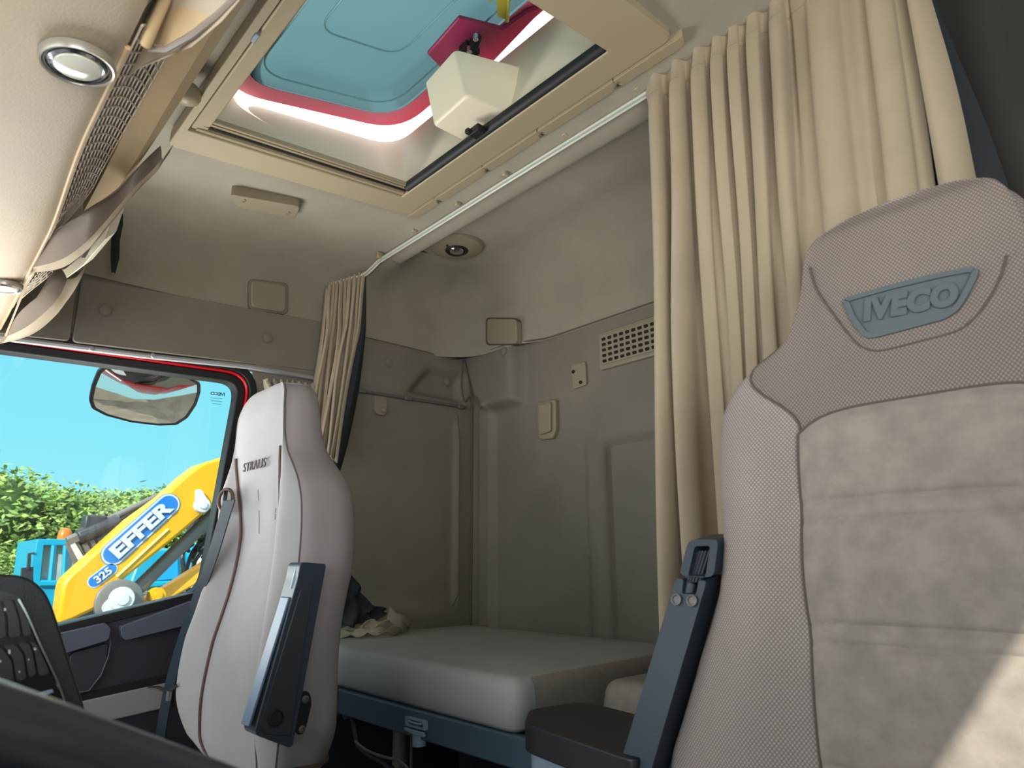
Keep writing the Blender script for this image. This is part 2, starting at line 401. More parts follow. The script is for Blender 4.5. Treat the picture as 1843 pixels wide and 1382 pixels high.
plugs=[(onX(190,558,XL+.013),(1,0,0),'round trim plug at the front of the padded band above the door'),
       (onX(482,608,XL+.013),(1,0,0),'round trim plug at the rear of the padded band above the door'),
       (onX(700,652,XL+.009),(1,0,0),'round trim plug on the side wall just right of the gathered curtain'),
       (onX(806,687,XL-.02),(1,0,0),'round trim plug inside the scooped recess above the wall rail'),
       (onY(906,632,YB-.052),(0,-1,0),'round trim plug below the square speaker cover in the rear corner'),
       (onY(851,634,YB-.052),(0,-1,0),'faint round trim plug at the corner seam left of the speaker cover'),
       (onY(1058,993,YB-.001),(0,-1,0),'lone round trim plug low on the rear wall above the bunk')]
for p,ax,l in plugs:
    tag(plug(p,ax),l,'trim plug','round trim plugs')

# ================================================================== passenger door and its window
WO=[(-260,560),(0,622),(400,668),(440,676),(440,720),(372,1064),(110,1124),(-260,1206)]
def wpts(x, grow=0):
    P=[onX(a,b,x)[1:] for a,b in WO[1:4]]
    y0,z0=-.40,P[0][1]-.03
    a_=onX(0,628,x)[1:]; b_=onX(431,686,x)[1:]; c_=onX(365,1064,x)[1:]; d_=onX(112,1123,x)[1:]
    ext=lambda p,q,y:(y,p[1]+(q[1]-p[1])*(y-p[0])/(q[0]-p[0]))
    tl=ext(a_,b_,-.40); tr=ext(a_,b_,b_[0]+.004); br=ext(d_,c_,c_[0]); bl=ext(d_,c_,-.40)
    return [tl,tr,br,bl]
core=wpts(XL)
def off2(poly,d):
    n=len(poly); out=[]
    c=np.mean(np.array(poly),0)
    for i in range(n):
        a,b,cx=np.array(poly[i-1]),np.array(poly[i]),np.array(poly[(i+1)%n])
        n1=np.array([(b-a)[1],-(b-a)[0]]); n1/=np.linalg.norm(n1); n2=np.array([(cx-b)[1],-(cx-b)[0]]); n2/=np.linalg.norm(n2)
        if n1@(b-c)<0: n1=-n1
        if n2@(b-c)<0: n2=-n2
        m=n1+n2; m/=np.linalg.norm(m); out.append(tuple(b+m*d/(m@n1)))
    return out
def wring(d0,d1,x0,x1,rad=.045,n=7):
    a=rpoly(off2(core,d0),rad+d0,n); b=rpoly(off2(core,d1),rad+d1,n)
    return MB().ring([(x0,y,z) for y,z in b],[(x0,y,z) for y,z in a],(x1-x0,0,0))
door=bpy.data.objects.new('door_1',None); COL.objects.link(door); door.location=(XL,.1,0); struct(door)
d_parts=[wring(.0,.022,XL-.012,XL-.055).build('window_seal', rubber, door, bevel=.003),
         wring(.022,.029,XL-.004,XL-.05).build('painted_edge', redpaint, door, bevel=.003),
         wring(.0295,.050,XL+.0,XL-.045).build('door_frame', rubber, door, bevel=.003)]
# door body: dark moulded panel below the window
def dpx(pts,x): return [onX(a,b,x) for a,b in pts]
XD=XL+.03
mb=MB(); mb.prism([(XD,-.42,core[3][1]-.004),(XD,core[2][0]+.01,core[2][1]+.004),(XD,.66,.10),(XD,-.42,.10)],(-.08,0,0)); d_parts.append(mb.build('door_panel', doorpl, door, bevel=.008))
P=rpoly(dpx([(222,1142),(352,1097),(372,1070),(377,1092),(358,1120),(228,1168)],XD+.03),.006,3)
mb=MB(); mb.prism(rpoly(dpx([(217,1128),(360,1076),(366,1093),(350,1122),(226,1153),(219,1146)],XD+.022),.006,3),(-.05,0,0)); d_parts.append(mb.build('grab_ledge', doorcap, door, bevel=.009, seg=3))
mb=MB(); mb.prism(rpoly(dpx([(20,1160),(190,1121),(200,1130),(196,1152),(124,1174),(20,1200)],XD+.022),.006,3),(-.05,0,0)); d_parts.append(mb.build('armrest_cap', doorcap, door, bevel=.008, seg=3))
mb=MB(); mb.prism(rpoly(dpx([(126,1176),(196,1156),(192,1195),(175,1230),(152,1250),(120,1250)],XD+.010),.01,3),(-.03,0,0)); d_parts.append(mb.build('lock_panel', doorpl, door, bevel=.004))
mb=MB(); mb.prism(dpx([(100,1290),(100,1272),(310,1226),(310,1272),(100,1320)],XD+.006),(-.03,0,0)); d_parts.append(mb.build('kick_band', greyband, door, bevel=.003))
mb=MB(); mb.prism(dpx([(120,1254),(312,1211),(312,1226),(120,1272)],XD+.004),(-.03,0,0)); d_parts.append(mb.build('shadow_gap', rubber, door))
mb=MB(); mb.prism(dpx([(60,1137),(366,1063),(369,1078),(60,1155)],XD+.003),(-.03,0,0)); d_parts.append(mb.build('sill_seal', rubber, door, bevel=.002))
mb=MB(); mb.tube([onX(130,1248,XD+.012),onX(160,1243,XD+.012)]+[onX(a,b,XD+.012) for a,b in ((182,1215),(195,1182),(199,1158),(197,1140))],.0016,6); d_parts.append(mb.build('panel_seam', doorcap, door))
mb=MB(); mb.prism([(XL-.03,y,z) for y,z in rpoly(off2(core,.018),.05,6)],(-.005,0,0)); gl=mb.build('window_1', glass, None, smooth=False); struct(gl)
for p in d_parts: pass
settle(door)
# printed mark on the glass (reads mirrored from inside)
mt=frame_mat(onX(392,709,XL-.028),(0,1,.06),(0,0,1))
gm=thing('glass_marking','small printed maker mark in the top rear corner of the door window','marking',onX(392,720,XL-.028))
inkm=M('print_ink',(60,70,90),.7)
tm=text_mesh('lettering','IVECO',.012,.0002,inkm,gm,mt@Matrix.Diagonal((-1,1,1,1)),offset=.0004,sx=1.1)
mb=MB()
for i,(a,b) in enumerate(((378,716),(380,721),(382,726))):
    p=onX(a,b,XL-.028); q=onX(a+22-3*i,b+1.5,XL-.028); mb.tube([p,q],.0006,4)
mb.build('small_print',inkm,gm); settle(gm)
# other side: windscreen and driver window panes
mb=MB(); mb.box((XL+.08,YF-.012,.88),(XR-.08,YF-.007,1.47)); struct(mb.build('window_2', glass, smooth=False))
mb=MB(); mb.prism([(XR+.01,-.52,.93),(XR+.01,.34,.93),(XR+.01,.34,1.686),(XR+.01,-.52,1.411)],(.005,0,0)); struct(mb.build('window_3', glass, smooth=False))

# ================================================================== curtain rails
rl=thing('curtain_rail','long aluminium curtain rail across the ceiling in front of the bunk','curtain rail',(-.2,.975,1.89))
zr=1.897
path=[(1.0,.977,zr+.012),(.2,.977,zr+.003),(-.4,.977,zr),(-.93,.977,zr-.006)]+[tuple(p) for p in catm([(-.97,.977,zr-.007),onX(655,494,-1.035),onX(628,502,-1.062),onX(596,512,-1.078)],5)]
mb=MB(); mb.tube(path,.0062,8,flat=.8); mb.tube([(p[0],p[1]+.004,p[2]-.004) for p in path],.003,6); mb.build('rail',M('pale_aluminium',(214,216,202),.4,metal=.35),rl)
for (a,b) in ((685,462),(748,415),(826,368),(912,314),(1020,242),(1150,160)):
    p=onP(a,b,(0,.97,0),(0,1,0)); MB().box((p[0]-.006,.958,p[2]-.006),(p[0]+.006,.972,p[2]+.012)).build('rail_clip',tan,rl,bevel=.002)
settle(rl)
rl2=thing('curtain_rail','grey curtain rail running along the side wall above the door and under the padded band','curtain rail',(XL+.02,.8,1.51))
z1=1.513
mb=MB(); mb.tube([(XL+.014,-.6,1.462),(XL+.014,.1,1.487),(XL+.016,.40,1.503),(XL+.02,.66,1.523),(XL+.02,.9,1.525)],.009,8,flat=.8,up=(0,0,1)); mb.build('rail',greyband,rl2)
for (a,b) in ((165,628),(275,640)):
    p=onX(a,b,XL+.022); MB().lathe([(.006,-.004),(.007,0),(.005,.004),(.001,.005)],p,(1,0,0),12).build('rail_clip',greyband,rl2)
settle(rl2)
rl3=thing('curtain_rail','short metal curtain rail on the bunk side wall ending in the rear corner','curtain rail',(XL+.02,1.2,1.52))
mb=MB(); mb.tube([onX(640,702,XL+.02),onX(838,733,XL+.02)],.0065,8,flat=.8); mb.build('rail',steel,rl3)
for (a,b) in ((652,703),(735,716),(830,732)):
    p=onX(a,b,XL+.026); MB().box((p[0]-.006,p[1]-.012,p[2]-.007),(p[0]+.003,p[1]+.012,p[2]+.007)).build('rail_clip',steel,rl3,bevel=.002)
settle(rl3)

# ================================================================== small wall fittings
def rbox(pts, mat, name, vec, bev=.004, r=.015, parent=None):
    return MB().prism(rpoly(pts,r,5),vec).build(name,mat,parent,bevel=bev,seg=3)
t=thing('wall_cover','square tan plastic cover above the padded band beside the small gathered curtain','cover',onX(484,560,XL+.02))
rbox([onX(a,b,XL+.024) for a,b in ((452,503),(516,512),(515,562),(452,552))],taupe,'cover_plate',(-.05,0,0),.005,.016,t)
rbox([onX(a,b,XL+.014) for a,b in ((448,500),(520,509),(519,566),(448,556))],wallvinyl,'cover_seat',(-.05,0,0),.004,.018,t); settle(t)
t=thing('wall_cover','square tan speaker cover in the rear corner above the bunk','cover',onY(901,618,YB-.06))
rbox([onY(a,b,YB-.064) for a,b in ((876,573),(929,574),(930,618),(876,619))],taupe,'cover_plate',(0,.025,0),.003,.018,t)
rbox([onY(a,b,YB-.057) for a,b in ((874,571),(931,572),(932,620),(874,621))],seamdark,'cover_gap',(0,.02,0),.002,.018,t); settle(t)
# oval cover on the ceiling
t=thing('ceiling_cover','long oval tan cover with two clips on the ceiling beside the hatch','cover',onH(480,370,.01))
q=rpoly([onH(a,b,.0085) for a,b in ((413,350),(541,372),(530,396),(425,372))],.016,5); MB().prism(q,(0,0,.03)).build('cover_plate',taupe,t,bevel=.003)
for a,b in ((437,361),(517,383)):
    p=onH(a,b,.008); MB().tube([(p[0]+.007*math.cos(u),p[1]+.007*math.sin(u),p[2]) for u in np.linspace(0,math.pi,8)],.0009,5).build('clip',scoop_m,t)
settle(t)
# spot lamp over the bunk
c=onZ(822,443,1.966)
t=thing('bunk_lamp','round brown ceiling lamp with chrome bulb above the bunk','ceiling lamp',c)
MB().lathe([(.082,.012),(.084,0),(.080,-.007),(.066,-.012),(.052,-.013),(.040,-.016),(.034,-.014)],c,(0,0,1),48).build('bezel',taupe,t)
MB().lathe([(.036,0),(.036,-.017),(.031,-.021),(.026,-.017),(.026,-.006)],c,(0,0,1),36).build('lamp_ring',rubber,t)
MB().lathe([(.0001,-.0245),(.010,-.024),(.020,-.021),(.0255,-.015),(.026,-.005)],c,(0,0,1),30).build('bulb',chrome,t)
p=(c[0]+.01,c[1]-.045,c[2]-.016); MB().lathe([(.0001,-.004),(.003,-.003),(.003,.004)],p,(0,0,1),10).build('switch',rubber,t); settle(t)
# hook on side wall
t=thing('coat_hook','small beige coat hook hanging below the short wall rail','hook',onX(687,746,XL+.0))
rbox([onX(a,b,XL+.003) for a,b in ((675,710),(697,713),(697,742),(692,748),(681,746),(675,738))],taupe,'hook_plate',(-.012,0,0),.002,.006,t)
p=onX(690,738,XL+.006); MB().lathe([(.009,-.01),(.009,.003),(.007,.007),(.0001,.009)],p,(1,0,0),18).build('hook_knob',taupe,t); settle(t)
# vent grille on the rear wall
t=thing('vent_grille','cream vent grille with rows of slots on the rear wall beside the hanging curtain','vent',onY(1130,660,YB))
yv=YB-.010
A=np.array(onY(1077,603,yv)); B=np.array(onY(1083,667,yv)); 
x0=A[0]; z1_=1.648; z0_=1.535; x1=-.19
mb=MB(); mb.box((x0,yv-.002,z0_),(x1,YB+.02,z1_)); mb.build('grille_frame',taupe,t,bevel=.005,seg=3)
mb=MB(); mb.box((x0+.012,yv-.006,z0_+.012),(x1-.012,yv+.002,z1_-.008)); mb.build('grille_face',taupe,t,bevel=.003)
mb=MB()
for i in range(5):
    for j in range(13):
        xx=x0+.024+.0215*j; zz=z0_+.022+.0165*i
        mb.prism([(a_,yv-.0075,b_) for a_,b_ in rpoly([(xx-.006,zz-.0045),(xx+.0075,zz-.0045),(xx+.0065,zz+.0045),(xx-.007,zz+.0045)],.003,3)],(0,.004,0))
mb.build('slots',darkhole,t); settle(t)
# switch plate with two screws
t=thing('screw_plate','small beige plate with two black screws below the vent grille','plate',onY(1040,695,YB))
rbox([onY(a,b,YB-.008) for a,b in ((1027,657),(1053,650),(1055,692),(1030,701))],taupe,'plate',(0,.02,0),.003,.008,t)
for a,b in ((1032,669),(1045,688)):
    p=onY(a,b,YB-.009); MB().lathe([(.0055,-.003),(.0055,.002),(.004,.003),(.003,.0012),(.0001,.0012)],p,(0,-1,0),16).build('screw',rubber,t)
settle(t)
# flip-open pocket
t=thing('wall_ashtray','beige flip-open pocket with rounded lid on the rear wall','ashtray',onY(983,755,YB))
rbox([onY(a,b,YB-.016) for a,b in ((966,725),(999,718),(1000,772),(994,789),(970,792),(966,780))],taupe,'pocket_body',(0,.03,0),.005,.010,t)
rbox([onY(a,b,YB-.026) for a,b in ((968,728),(990,723),(990,776),(969,783))],taupe,'pocket_lid',(0,.03,0),.004,.008,t); settle(t)

# ================================================================== roof hatch
hat=thing('roof_hatch','open roof hatch with tan frame and teal acrylic lid propped up','roof hatch',(-.27,.6,1.88))
def hp(x,y,o): return (x,y,hz(y,o))
def hring(ox0,ox1,oy0,oy1,ix0,ix1,iy0,iy1,zo,h,ro,ri):
    oo=rpoly([hp(ox0,oy0,zo),hp(ox1,oy0,zo),hp(ox1,oy1,zo),hp(ox0,oy1,zo)],ro,5); ii=rpoly([hp(ix0,iy0,zo),hp(ix1,iy0,zo),hp(ix1,iy1,zo),hp(ix0,iy1,zo)],ri,5)
    return MB().ring(oo,ii,(0,0,h))
hring(-.694,.155,.302,.895,-.612,.058,.318,.826,0,.03,.02,.004).build('hatch_frame',tan,hat,bevel=.004,seg=3)
# stepped inner lip (left and rear) and blind cassette at the front
MB().prism([hp(-.612,.324,.012),hp(-.575,.324,.012),hp(-.575,.823,.012),hp(-.612,.823,.012)],(0,0,.012)).build('side_guide',tan,hat,bevel=.003)
MB().tube([hp(-.603,.33,.006),hp(-.603,.822,.006)],.006,8).build('guide_bead',tan,hat)
MB().tube([hp(-.588,.335,.006),hp(-.588,.822,.006)],.002,8).build('guide_seal',rubber,hat)
mb=MB(); mb.prism([hp(-.606,.321,.003),hp(.055,.321,.003),hp(.055,.352,.005),hp(-.606,.352,.005)],(0,0,.02)); mb.build('blind_cassette',tan,hat,bevel=.003)
q=onH(459,66,.001); MB().box((q[0]-.012,q[1]-.004,q[2]-.004),(q[0]+.012,q[1]+.005,q[2]+.008)).build('blind_latch',ltblue,hat,bevel=.002)
# black blind bar along the rear edge
mb=MB(); mb.tube([hp(-.585,.826,.016),hp(.056,.826,.016)],.0135,10); mb.build('blind_bar',rubber,hat)
q=onH(858,240,.004); mb=MB(); mb.box((q[0]-.016,q[1]-.010,q[2]-.003),(q[0]+.016,q[1]+.012,q[2]+.014)); mb.box((q[0]-.02,q[1]-.018,q[2]+.001),(q[0]-.008,q[1]-.004,q[2]+.012)); mb.build('bar_catch',rubber,hat,bevel=.002)
# rear tray strip with finger notches
mb=MB()
segs=[(733,388,775,366),(780,366,900,287),(905,284,985,232),(990,229,1120,147),(1124,144,1218,78)]
xs_=[-.694,-.575,-.385,-.20,.01,.165]
for i in range(5):
    x0_,x1_=xs_[i],xs_[i+1]
    P=rpoly([hp(x0_,.897,-.004),hp(x1_+.006,.897,-.004),hp(x1_-.006,.925,-.002),hp(x0_+.004,.925,-.002)],[.002,.002,.02,.006],4); mb.prism(P,(0,0,.018))
mb.build('rear_strip',tan,hat,bevel=.003)
for x_ in xs_[1:5]: MB().tube([hp(x_-.008,.918,-.004),hp(x_-.002,.909,-.006),hp(x_+.004,.905,-.006)],.002,5).build('strip_notch',scoop_m,hat)
# cream shaft flaring outwards to the roof skin
loA=[(-.612,.318),(.10,.318),(.10,.835),(-.612,.835)]; hiA=[(-.735,.40),(.20,.40),(.20,.872),(-.735,.872)]
rows=[]
for k in range(7):
    t_=k/6; P=[((1-t_)*a[0]+t_*b[0],(1-t_)*a[1]+t_*b[1]) for a,b in zip(loA,hiA)]
    R_=rpoly(P,.012+.07*t_,6); zt=lambda y: (1-t_)*hz(y,.02)+t_*(2.045+.16*(y-.40))
    rows.append([(x,y,zt(y)) for x,y in R_])
MB().grid(rows,closed=True).build('hatch_shaft',cream,hat)
# cream motor housing
lo=[(-.366,.742),(-.236,.735),(-.215,.84),(-.364,.845)]; zb=1.93
hi=[(-.392,.735),(-.262,.722),(-.205,.872),(-.392,.872)]
rr0=rpoly([(a,b,zb) for a,b in lo],.012,4); rr1=rpoly([(a,b,2.048) for a,b in hi],.012,4)
mb=MB(); c0=np.mean(np.array(rr0),0); rr00=[tuple(c0+(np.array(p)-c0)*.93+np.array([0,0,-.004])) for p in rr0]
mb.grid([rr00,rr0,rr1],closed=True); n_=len(rr0); mb.f+=[tuple(range(n_-1,-1,-1)),tuple(range(2*n_,3*n_))]
mb.build('motor_housing',cream,hat,bevel=.006,seg=4)
# lid: red frame ring with teal pane
LY=lambda y: 2.052+.245*(y-.42)
def onL(px,py,o=0): return onP(px,py,(0,.42,2.052+o),(0,-.245,1))
def lp(x,y,o=0): return (x,y,LY(y)+o)
oo=rpoly([lp(-.72,.395),lp(.25,.395),lp(.25,.878),lp(-.72,.878)],.11,8); ii=rpoly([lp(-.665,.43),lp(.2,.43),lp(.2,.823),lp(-.665,.823)],.09,8)
MB().ring(oo,ii,(0,0,.018)).build('lid_frame',pinkrim,hat,bevel=.004)
def rr_(x0,x1,y0,y1,o,r): return rpoly([lp(x0,y0,o),lp(x1,y0,o),lp(x1,y1,o),lp(x0,y1,o)],r,8)
L0=rr_(-.69,.22,.405,.845,.012,.10); L1=rr_(-.655,.19,.42,.812,-.004,.09); L2=rr_(-.60,.14,.45,.765,.02,.08); L3=rr_(-.585,.13,.46,.752,.026,.08)
mb=MB(); mb.grid([L0,L1,L2,L3],closed=True); n_=len(L0); mb.f.append(tuple(range(3*n_,4*n_)))
mb.build('lid_pane',teal,hat)
ridge=M('teal_ridge',(120,170,178),.5)
for (x0_,x1_,y0_,y1_,o_,r_) in ((-.625,.165,.437,.79,.004,.085),(-.45,.0,.50,.70,.020,.05)):
    MB().tube(rr_(x0_,x1_,y0_,y1_,o_,r_),.0022,6,closed=True).build('pane_ridge',ridge,hat)
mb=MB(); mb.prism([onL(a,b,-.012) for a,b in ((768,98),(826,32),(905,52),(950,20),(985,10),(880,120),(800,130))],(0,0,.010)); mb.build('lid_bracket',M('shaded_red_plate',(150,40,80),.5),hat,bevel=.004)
mb=MB(); mb.tube([onL(a,b,-.03) for a,b in ((822,108),(838,95),(855,78),(862,66))],[.008,.012,.012,.008],8); mb.box(*[tuple(np.array(onL(845,90,-.03))+s*np.array([.014,.02,.008])) for s in (-1,1)]); mb.build('lid_hinge',rubber,hat,bevel=.002)
for q_ in (onL(856,70,-.045),onL(845,92,-.047)): MB().lathe([(.004,-.004),(.006,-.002),(.006,.01)],q_,(0,0,1),12).build('hinge_bolt',chrome,hat)
mb=MB(); mb.tube([onL(880,0,-.012),onL(917,-20,-.012),onL(913,38,-.012)],.004,6); mb.prism([onL(a,b,-.010) for a,b in ((893,-10),(914,-10),(911,36),(896,30))],(0,0,.003)); mb.build('sticker',M('yellow_sticker',(190,180,60),.5),hat)
q=onH(338,173,-.006)
MB().lathe([(.0001,-.016),(.012,-.014),(.020,-.008),(.023,0),(.022,.012),(.016,.02)],q,(0,0,1),28).build('knob',tan,hat); sub(hat,{'lid_hinge':['hinge_bolt'],'lid_pane':['pane_ridge','sticker'],'rear_strip':['strip_notch'],'blind_bar':['bar_catch'],'blind_cassette':['blind_latch'],'side_guide':['guide_bead','guide_seal']}); settle(hat)

# ================================================================== overhead console above the windscreen
con=thing('overhead_console','beige overhead console above the windscreen with grilles and round lamps','console',(-.2,.05,1.5))
# fascia: large soft surface, slightly curved, running across the cab
fas=[(-.95,1.60),(-.55,1.545),(-.30,1.51),(-.12,1.492),(-.02,1.487),(.05,1.489),(.095,1.496),(.112,1.505)]
fas=[tuple(p) for p in catm([(a,b,0) for a,b in fas],6)]
xs_f=np.linspace(-1.11,1.11,120)
rsh=lambda x:-.013*(1-ss(.15,.52,-x))
rows=[[(x,p[0]+rsh(x)*ss(-.02,.09,p[0]),p[1]) for x in xs_f] for p in fas]
MB().grid(rows).build('fascia',console_m,con)
MB().tube([(x,.113+rsh(x),1.504) for x in np.linspace(-1.11,.02,40)],.003,8).build('rim_bead',tan2,con)
# module builder: grille (curved, mesh of slats), scoop, lip
def blend(P,Q,t): return tuple(np.array(P)*(1-t)+np.array(Q)*t)
def K(px,py,ratio_y):     # point on the X-parallel plane strip whose depth is given by y
    return onP(px,py,(0,ratio_y,0),(0,1,0))
def module(gl,gr,arc_in,arc_out,lamp,scoop_pts):
    pass
def strip(name,A,Bp,mat,n=20,bulge=0,thick=.004,**k):
    A=catm([(*p,) for p in A],n//max(1,len(A)-1)+1); Bp=catm([(*p,) for p in Bp],n//max(1,len(Bp)-1)+1)
    m=60; ta=np.linspace(0,len(A)-1,m); tb=np.linspace(0,len(Bp)-1,m)
    def at(L,t): i=int(t); f=t-i; return L[i]*(1-f)+L[min(i+1,len(L)-1)]*f
    rows=[]
    for q in range(9):
        s=q/8; rows.append([tuple(at(A,ta[i])*(1-s)+at(Bp,tb[i])*s+np.array([0,0,-bulge*math.sin(math.pi*s)])) for i in range(m)])
    return MB().grid(rows).build(name,mat,con,**k)
# plank (warm tan rail) : long box running across, seen from below
def dens(L): return [tuple(p) for p in catm(L,10)]
A=[(-.545,.158,1.575),(-.35,.156,1.580),(-.05,.150,1.585),(.6,.150,1.585)]
Bq=[(-.555,.208,1.640),(-.35,.212,1.645),(-.05,.212,1.645),(.6,.212,1.645)]
mid=[tuple((np.array(a)+np.array(b))/2+np.array([0,.006,-.012])) for a,b in zip(A,Bq)]
pm=MB().grid([[(p[0],p[1]-.005,p[2]+.05) for p in dens(A)],dens(A),dens(mid),dens(Bq),[(p[0],p[1]+.004,p[2]+.08) for p in dens(Bq)]]).build('rear_plank',tan2,con,sharp=15)
MB().lathe([(.0001,-.004),(.005,-.003),(.005,.004)],K(247,193,.158),(0,.5,-1),10).build('plank_screw',rubber,con)
def build_grille(xs2,rim,top,rows_=9,pitch=.024,dx=.012):
    # rim, top: functions x -> (y,z)
    def S(x,v):
        a=np.array(rim(x)); b=np.array(top(x)); c=a*(1-v)+b*v; return np.array([x,c[0]+.0,c[1]+.010*math.sin(math.pi*v)])
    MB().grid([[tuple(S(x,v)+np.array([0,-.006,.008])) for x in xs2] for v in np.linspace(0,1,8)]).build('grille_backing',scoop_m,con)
    mb=MB()
    for r_ in range(rows_+1):
        mb.tube([tuple(S(x,r_/rows_)) for x in xs2[::2]],.0012,5)
    n=int(abs(xs2[0]-xs2[-1])/pitch)+3; lo_=min(xs2); hi_=max(xs2)
    for c_ in range(-1,n):
        for r_ in range(rows_):
            xa=hi_-pitch*(c_+.5*(r_%2)); xb=xa-dx
            if xa>hi_ or xb<lo_: continue
            mb.tube([tuple(S(xa,r_/rows_)),tuple(S(xb,(r_+1)/rows_))],.0014,4)
    mb.build('grille',console_m,con)
build_grille(np.linspace(.06,-.535,60),lambda x:(.116+rsh(x),1.505),lambda x:(.152-.030*ss(-.40,-.535,-abs(x))*0-.026*ss(.42,.535,-x),1.578-.055*ss(.40,.535,-x)))
build_grille(np.linspace(-.66,-.93,36),lambda x:(.116,1.505),lambda x:(.168-.046*ss(.74,.92,-x),1.560-.045*ss(.74,.92,-x)),rows_=7,pitch=.020)
def strip3(name,A,Bp,mat,bulge=(0,0,0),m=44,q=9,**k):
    A=catm([np.array(p) for p in A],8); Bp=catm([np.array(p) for p in Bp],8)
    def at(L,t): i=min(int(t),len(L)-2); f=t-i; return L[i]*(1-f)+L[i+1]*f
    rows=[[tuple(at(A,a_)*(1-s_)+at(Bp,b_)*s_+np.array(bulge)*math.sin(math.pi*s_)) for a_,b_ in zip(np.linspace(0,len(A)-1,m),np.linspace(0,len(Bp)-1,m))] for s_ in np.linspace(0,1,q)]
    return MB().grid(rows).build(name,mat,con,**k)
def bin_(inner,outer,lip,up):
    I=[K(*p) for p in inner]; O=[K(*p) for p in outer]; L=[K(*p) for p in lip]
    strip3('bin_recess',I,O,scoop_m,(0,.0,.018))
    strip3('bin_lip',O,L,console_m,(0,.002,-.004),q=5)
    strip3('bin_back',L,[tuple(np.array(p)+np.array([0,up*.38,up])) for p in L],console_m,q=3)
# two open bins side by side
bin_([(58,480,.113),(88,425,.116),(120,402,.128),(160,374,.146),(190,358,.165),(215,340,.185),(245,308,.205),(268,285,.222),(282,276,.232)],
     [(60,481,.1135),(108,468,.128),(150,440,.150),(184,405,.172),(212,372,.190),(243,336,.208),(278,302,.226),(291,283,.236)],
     [(54,490,.114),(108,483,.131),(156,451,.154),(191,412,.176),(219,378,.194),(250,340,.212),(283,306,.230),(295,283,.240)],.03)
bin_([(12,604,.113),(28,572,.115),(42,556,.120),(62,540,.130),(74,522,.142),(84,505,.152),(90,496,.158)],
     [(14,605,.1135),(45,590,.120),(80,563,.134),(100,542,.146),(113,522,.158),(121,502,.168)],
     [(-4,619,.114),(30,612,.120),(66,597,.130),(100,568,.144),(120,542,.158),(136,512,.172),(145,490,.182)],.02)
strip3('fascia_end',[K(a,b,y) for a,b,y in ((66,484,.1165),(60,494,.1165),(50,512,.115),(42,532,.114),(34,550,.1135),(12,605,.113))],[K(a,b,y) for a,b,y in ((55,492,.112),(50,500,.112),(45,510,.112),(40,520,.112),(30,550,.111),(8,604,.111))],console_m)
# fascia arches over the near end of the grille
P=[K(a,b,y) for a,b,y in ((190,190,.110),(205,162,.116),(250,128,.124),(300,108,.134),(345,88,.142),(400,42,.150),(470,-40,.158),(330,-40,.118),(240,60,.108))]
MB().prism(P,(0,-.004,.012)).build('fascia_arch',console_m,con,bevel=.004,seg=3)
# cream end panel between the bins
MB().prism([K(a,b,y) for a,b,y in ((88,488,.17),(118,483,.175),(156,452,.19),(184,400,.205),(205,385,.21),(190,430,.205),(150,478,.195),(118,502,.18))],(0,.015,.02)).build('end_panel',cream,con,bevel=.002)
MB().prism([K(a,b,y) for a,b,y in ((180,401,.198),(190,403,.20),(156,462,.19),(146,461,.188))],(0,-.002,-.003)).build('reflector_strip',white,con)
# storage lid at the very top left
MB().tube([K(262,82,.112),K(280,38,.113),K(305,-20,.114),K(330,-70,.115)],.0055,10).build('lid_rod',tan2,con)
P=[K(a,b,y) for a,b,y in ((274,84,.122),(296,84,.127),(345,57,.138),(390,22,.146),(430,-15,.152),(480,-70,.158),(340,-70,.12),(300,10,.119))]
MB().prism(P,(0,.004,.008)).build('storage_lid',tan2,con,bevel=.003,seg=3)
MB().tube([K(a,b,y) for a,b,y in ((270,88,.119),(300,89,.127),(348,62,.138),(393,26,.146),(432,-12,.152),(480,-66,.157))],.0032,8).build('lid_edge',scoop_m,con)
settle(con)
# round reading lamps
def lamp(px,py,y,z,r,label):
    c=np.array([onZ(px,py,z)[0],y,z]); c=np.array(onZ(px,py,z)); ax=Vector((0,.10,-1)).normalized()
    t=thing('reading_lamp',label,'lamp',tuple(c),'reading lamps in the overhead console')
    MB().lathe([(r*1.10,-.006),(r*1.10,-.001),(r*1.05,.0025),(r*.99,.002),(r*.95,-.001)],c,ax,48).build('lamp_bezel',bezel_m,t)
    MB().lathe([(r*.97,-.001),(r*.95,.001),(r*.90,.001),(r*.84,-.004)],c,ax,48).build('lamp_ring',rubber,t)
    MB().lathe([(r*.86,-.003),(r*.85,.001),(r*.78,.003),(r*.70,.001)],c,ax,40).build('lens_ring',chrome,t)
    MB().lathe([(r*.72,.000),(r*.66,.003),(r*.45,.005),(r*.2,.006),(.0001,.0065)],c,ax,32).build('lens',lensm,t)
    settle(t); return t
lamp(140,118,.066,1.484,.0305,'large round reading lamp nearest the camera in the overhead console')
lamp(8,518,.09,1.486,.026,'farther round reading lamp cut by the left edge of the picture')
# black strap
sp_=[onX(a,b,-1.0) for a,b in ((214,382),(213,400),(209,430),(208,462),(205,490))]
st=MB()
wd=[.010,.011,.009,.009,.004]
rows=[[(p[0]-.004,p[1]-w_,p[2]),(p[0]+.002,p[1],p[2]),(p[0]-.004,p[1]+w_,p[2])] for p,w_ in zip(sp_,wd)]; rows2=[[(a-.003,b,c) for a,b,c in r_] for r_ in rows]
st.grid([r_+r2[::-1] for r_,r2 in zip(rows,rows2)],closed=True)
tag(st.build('pull_strap',rubber),'thin black strap hanging from the overhead console near the side wall','strap')

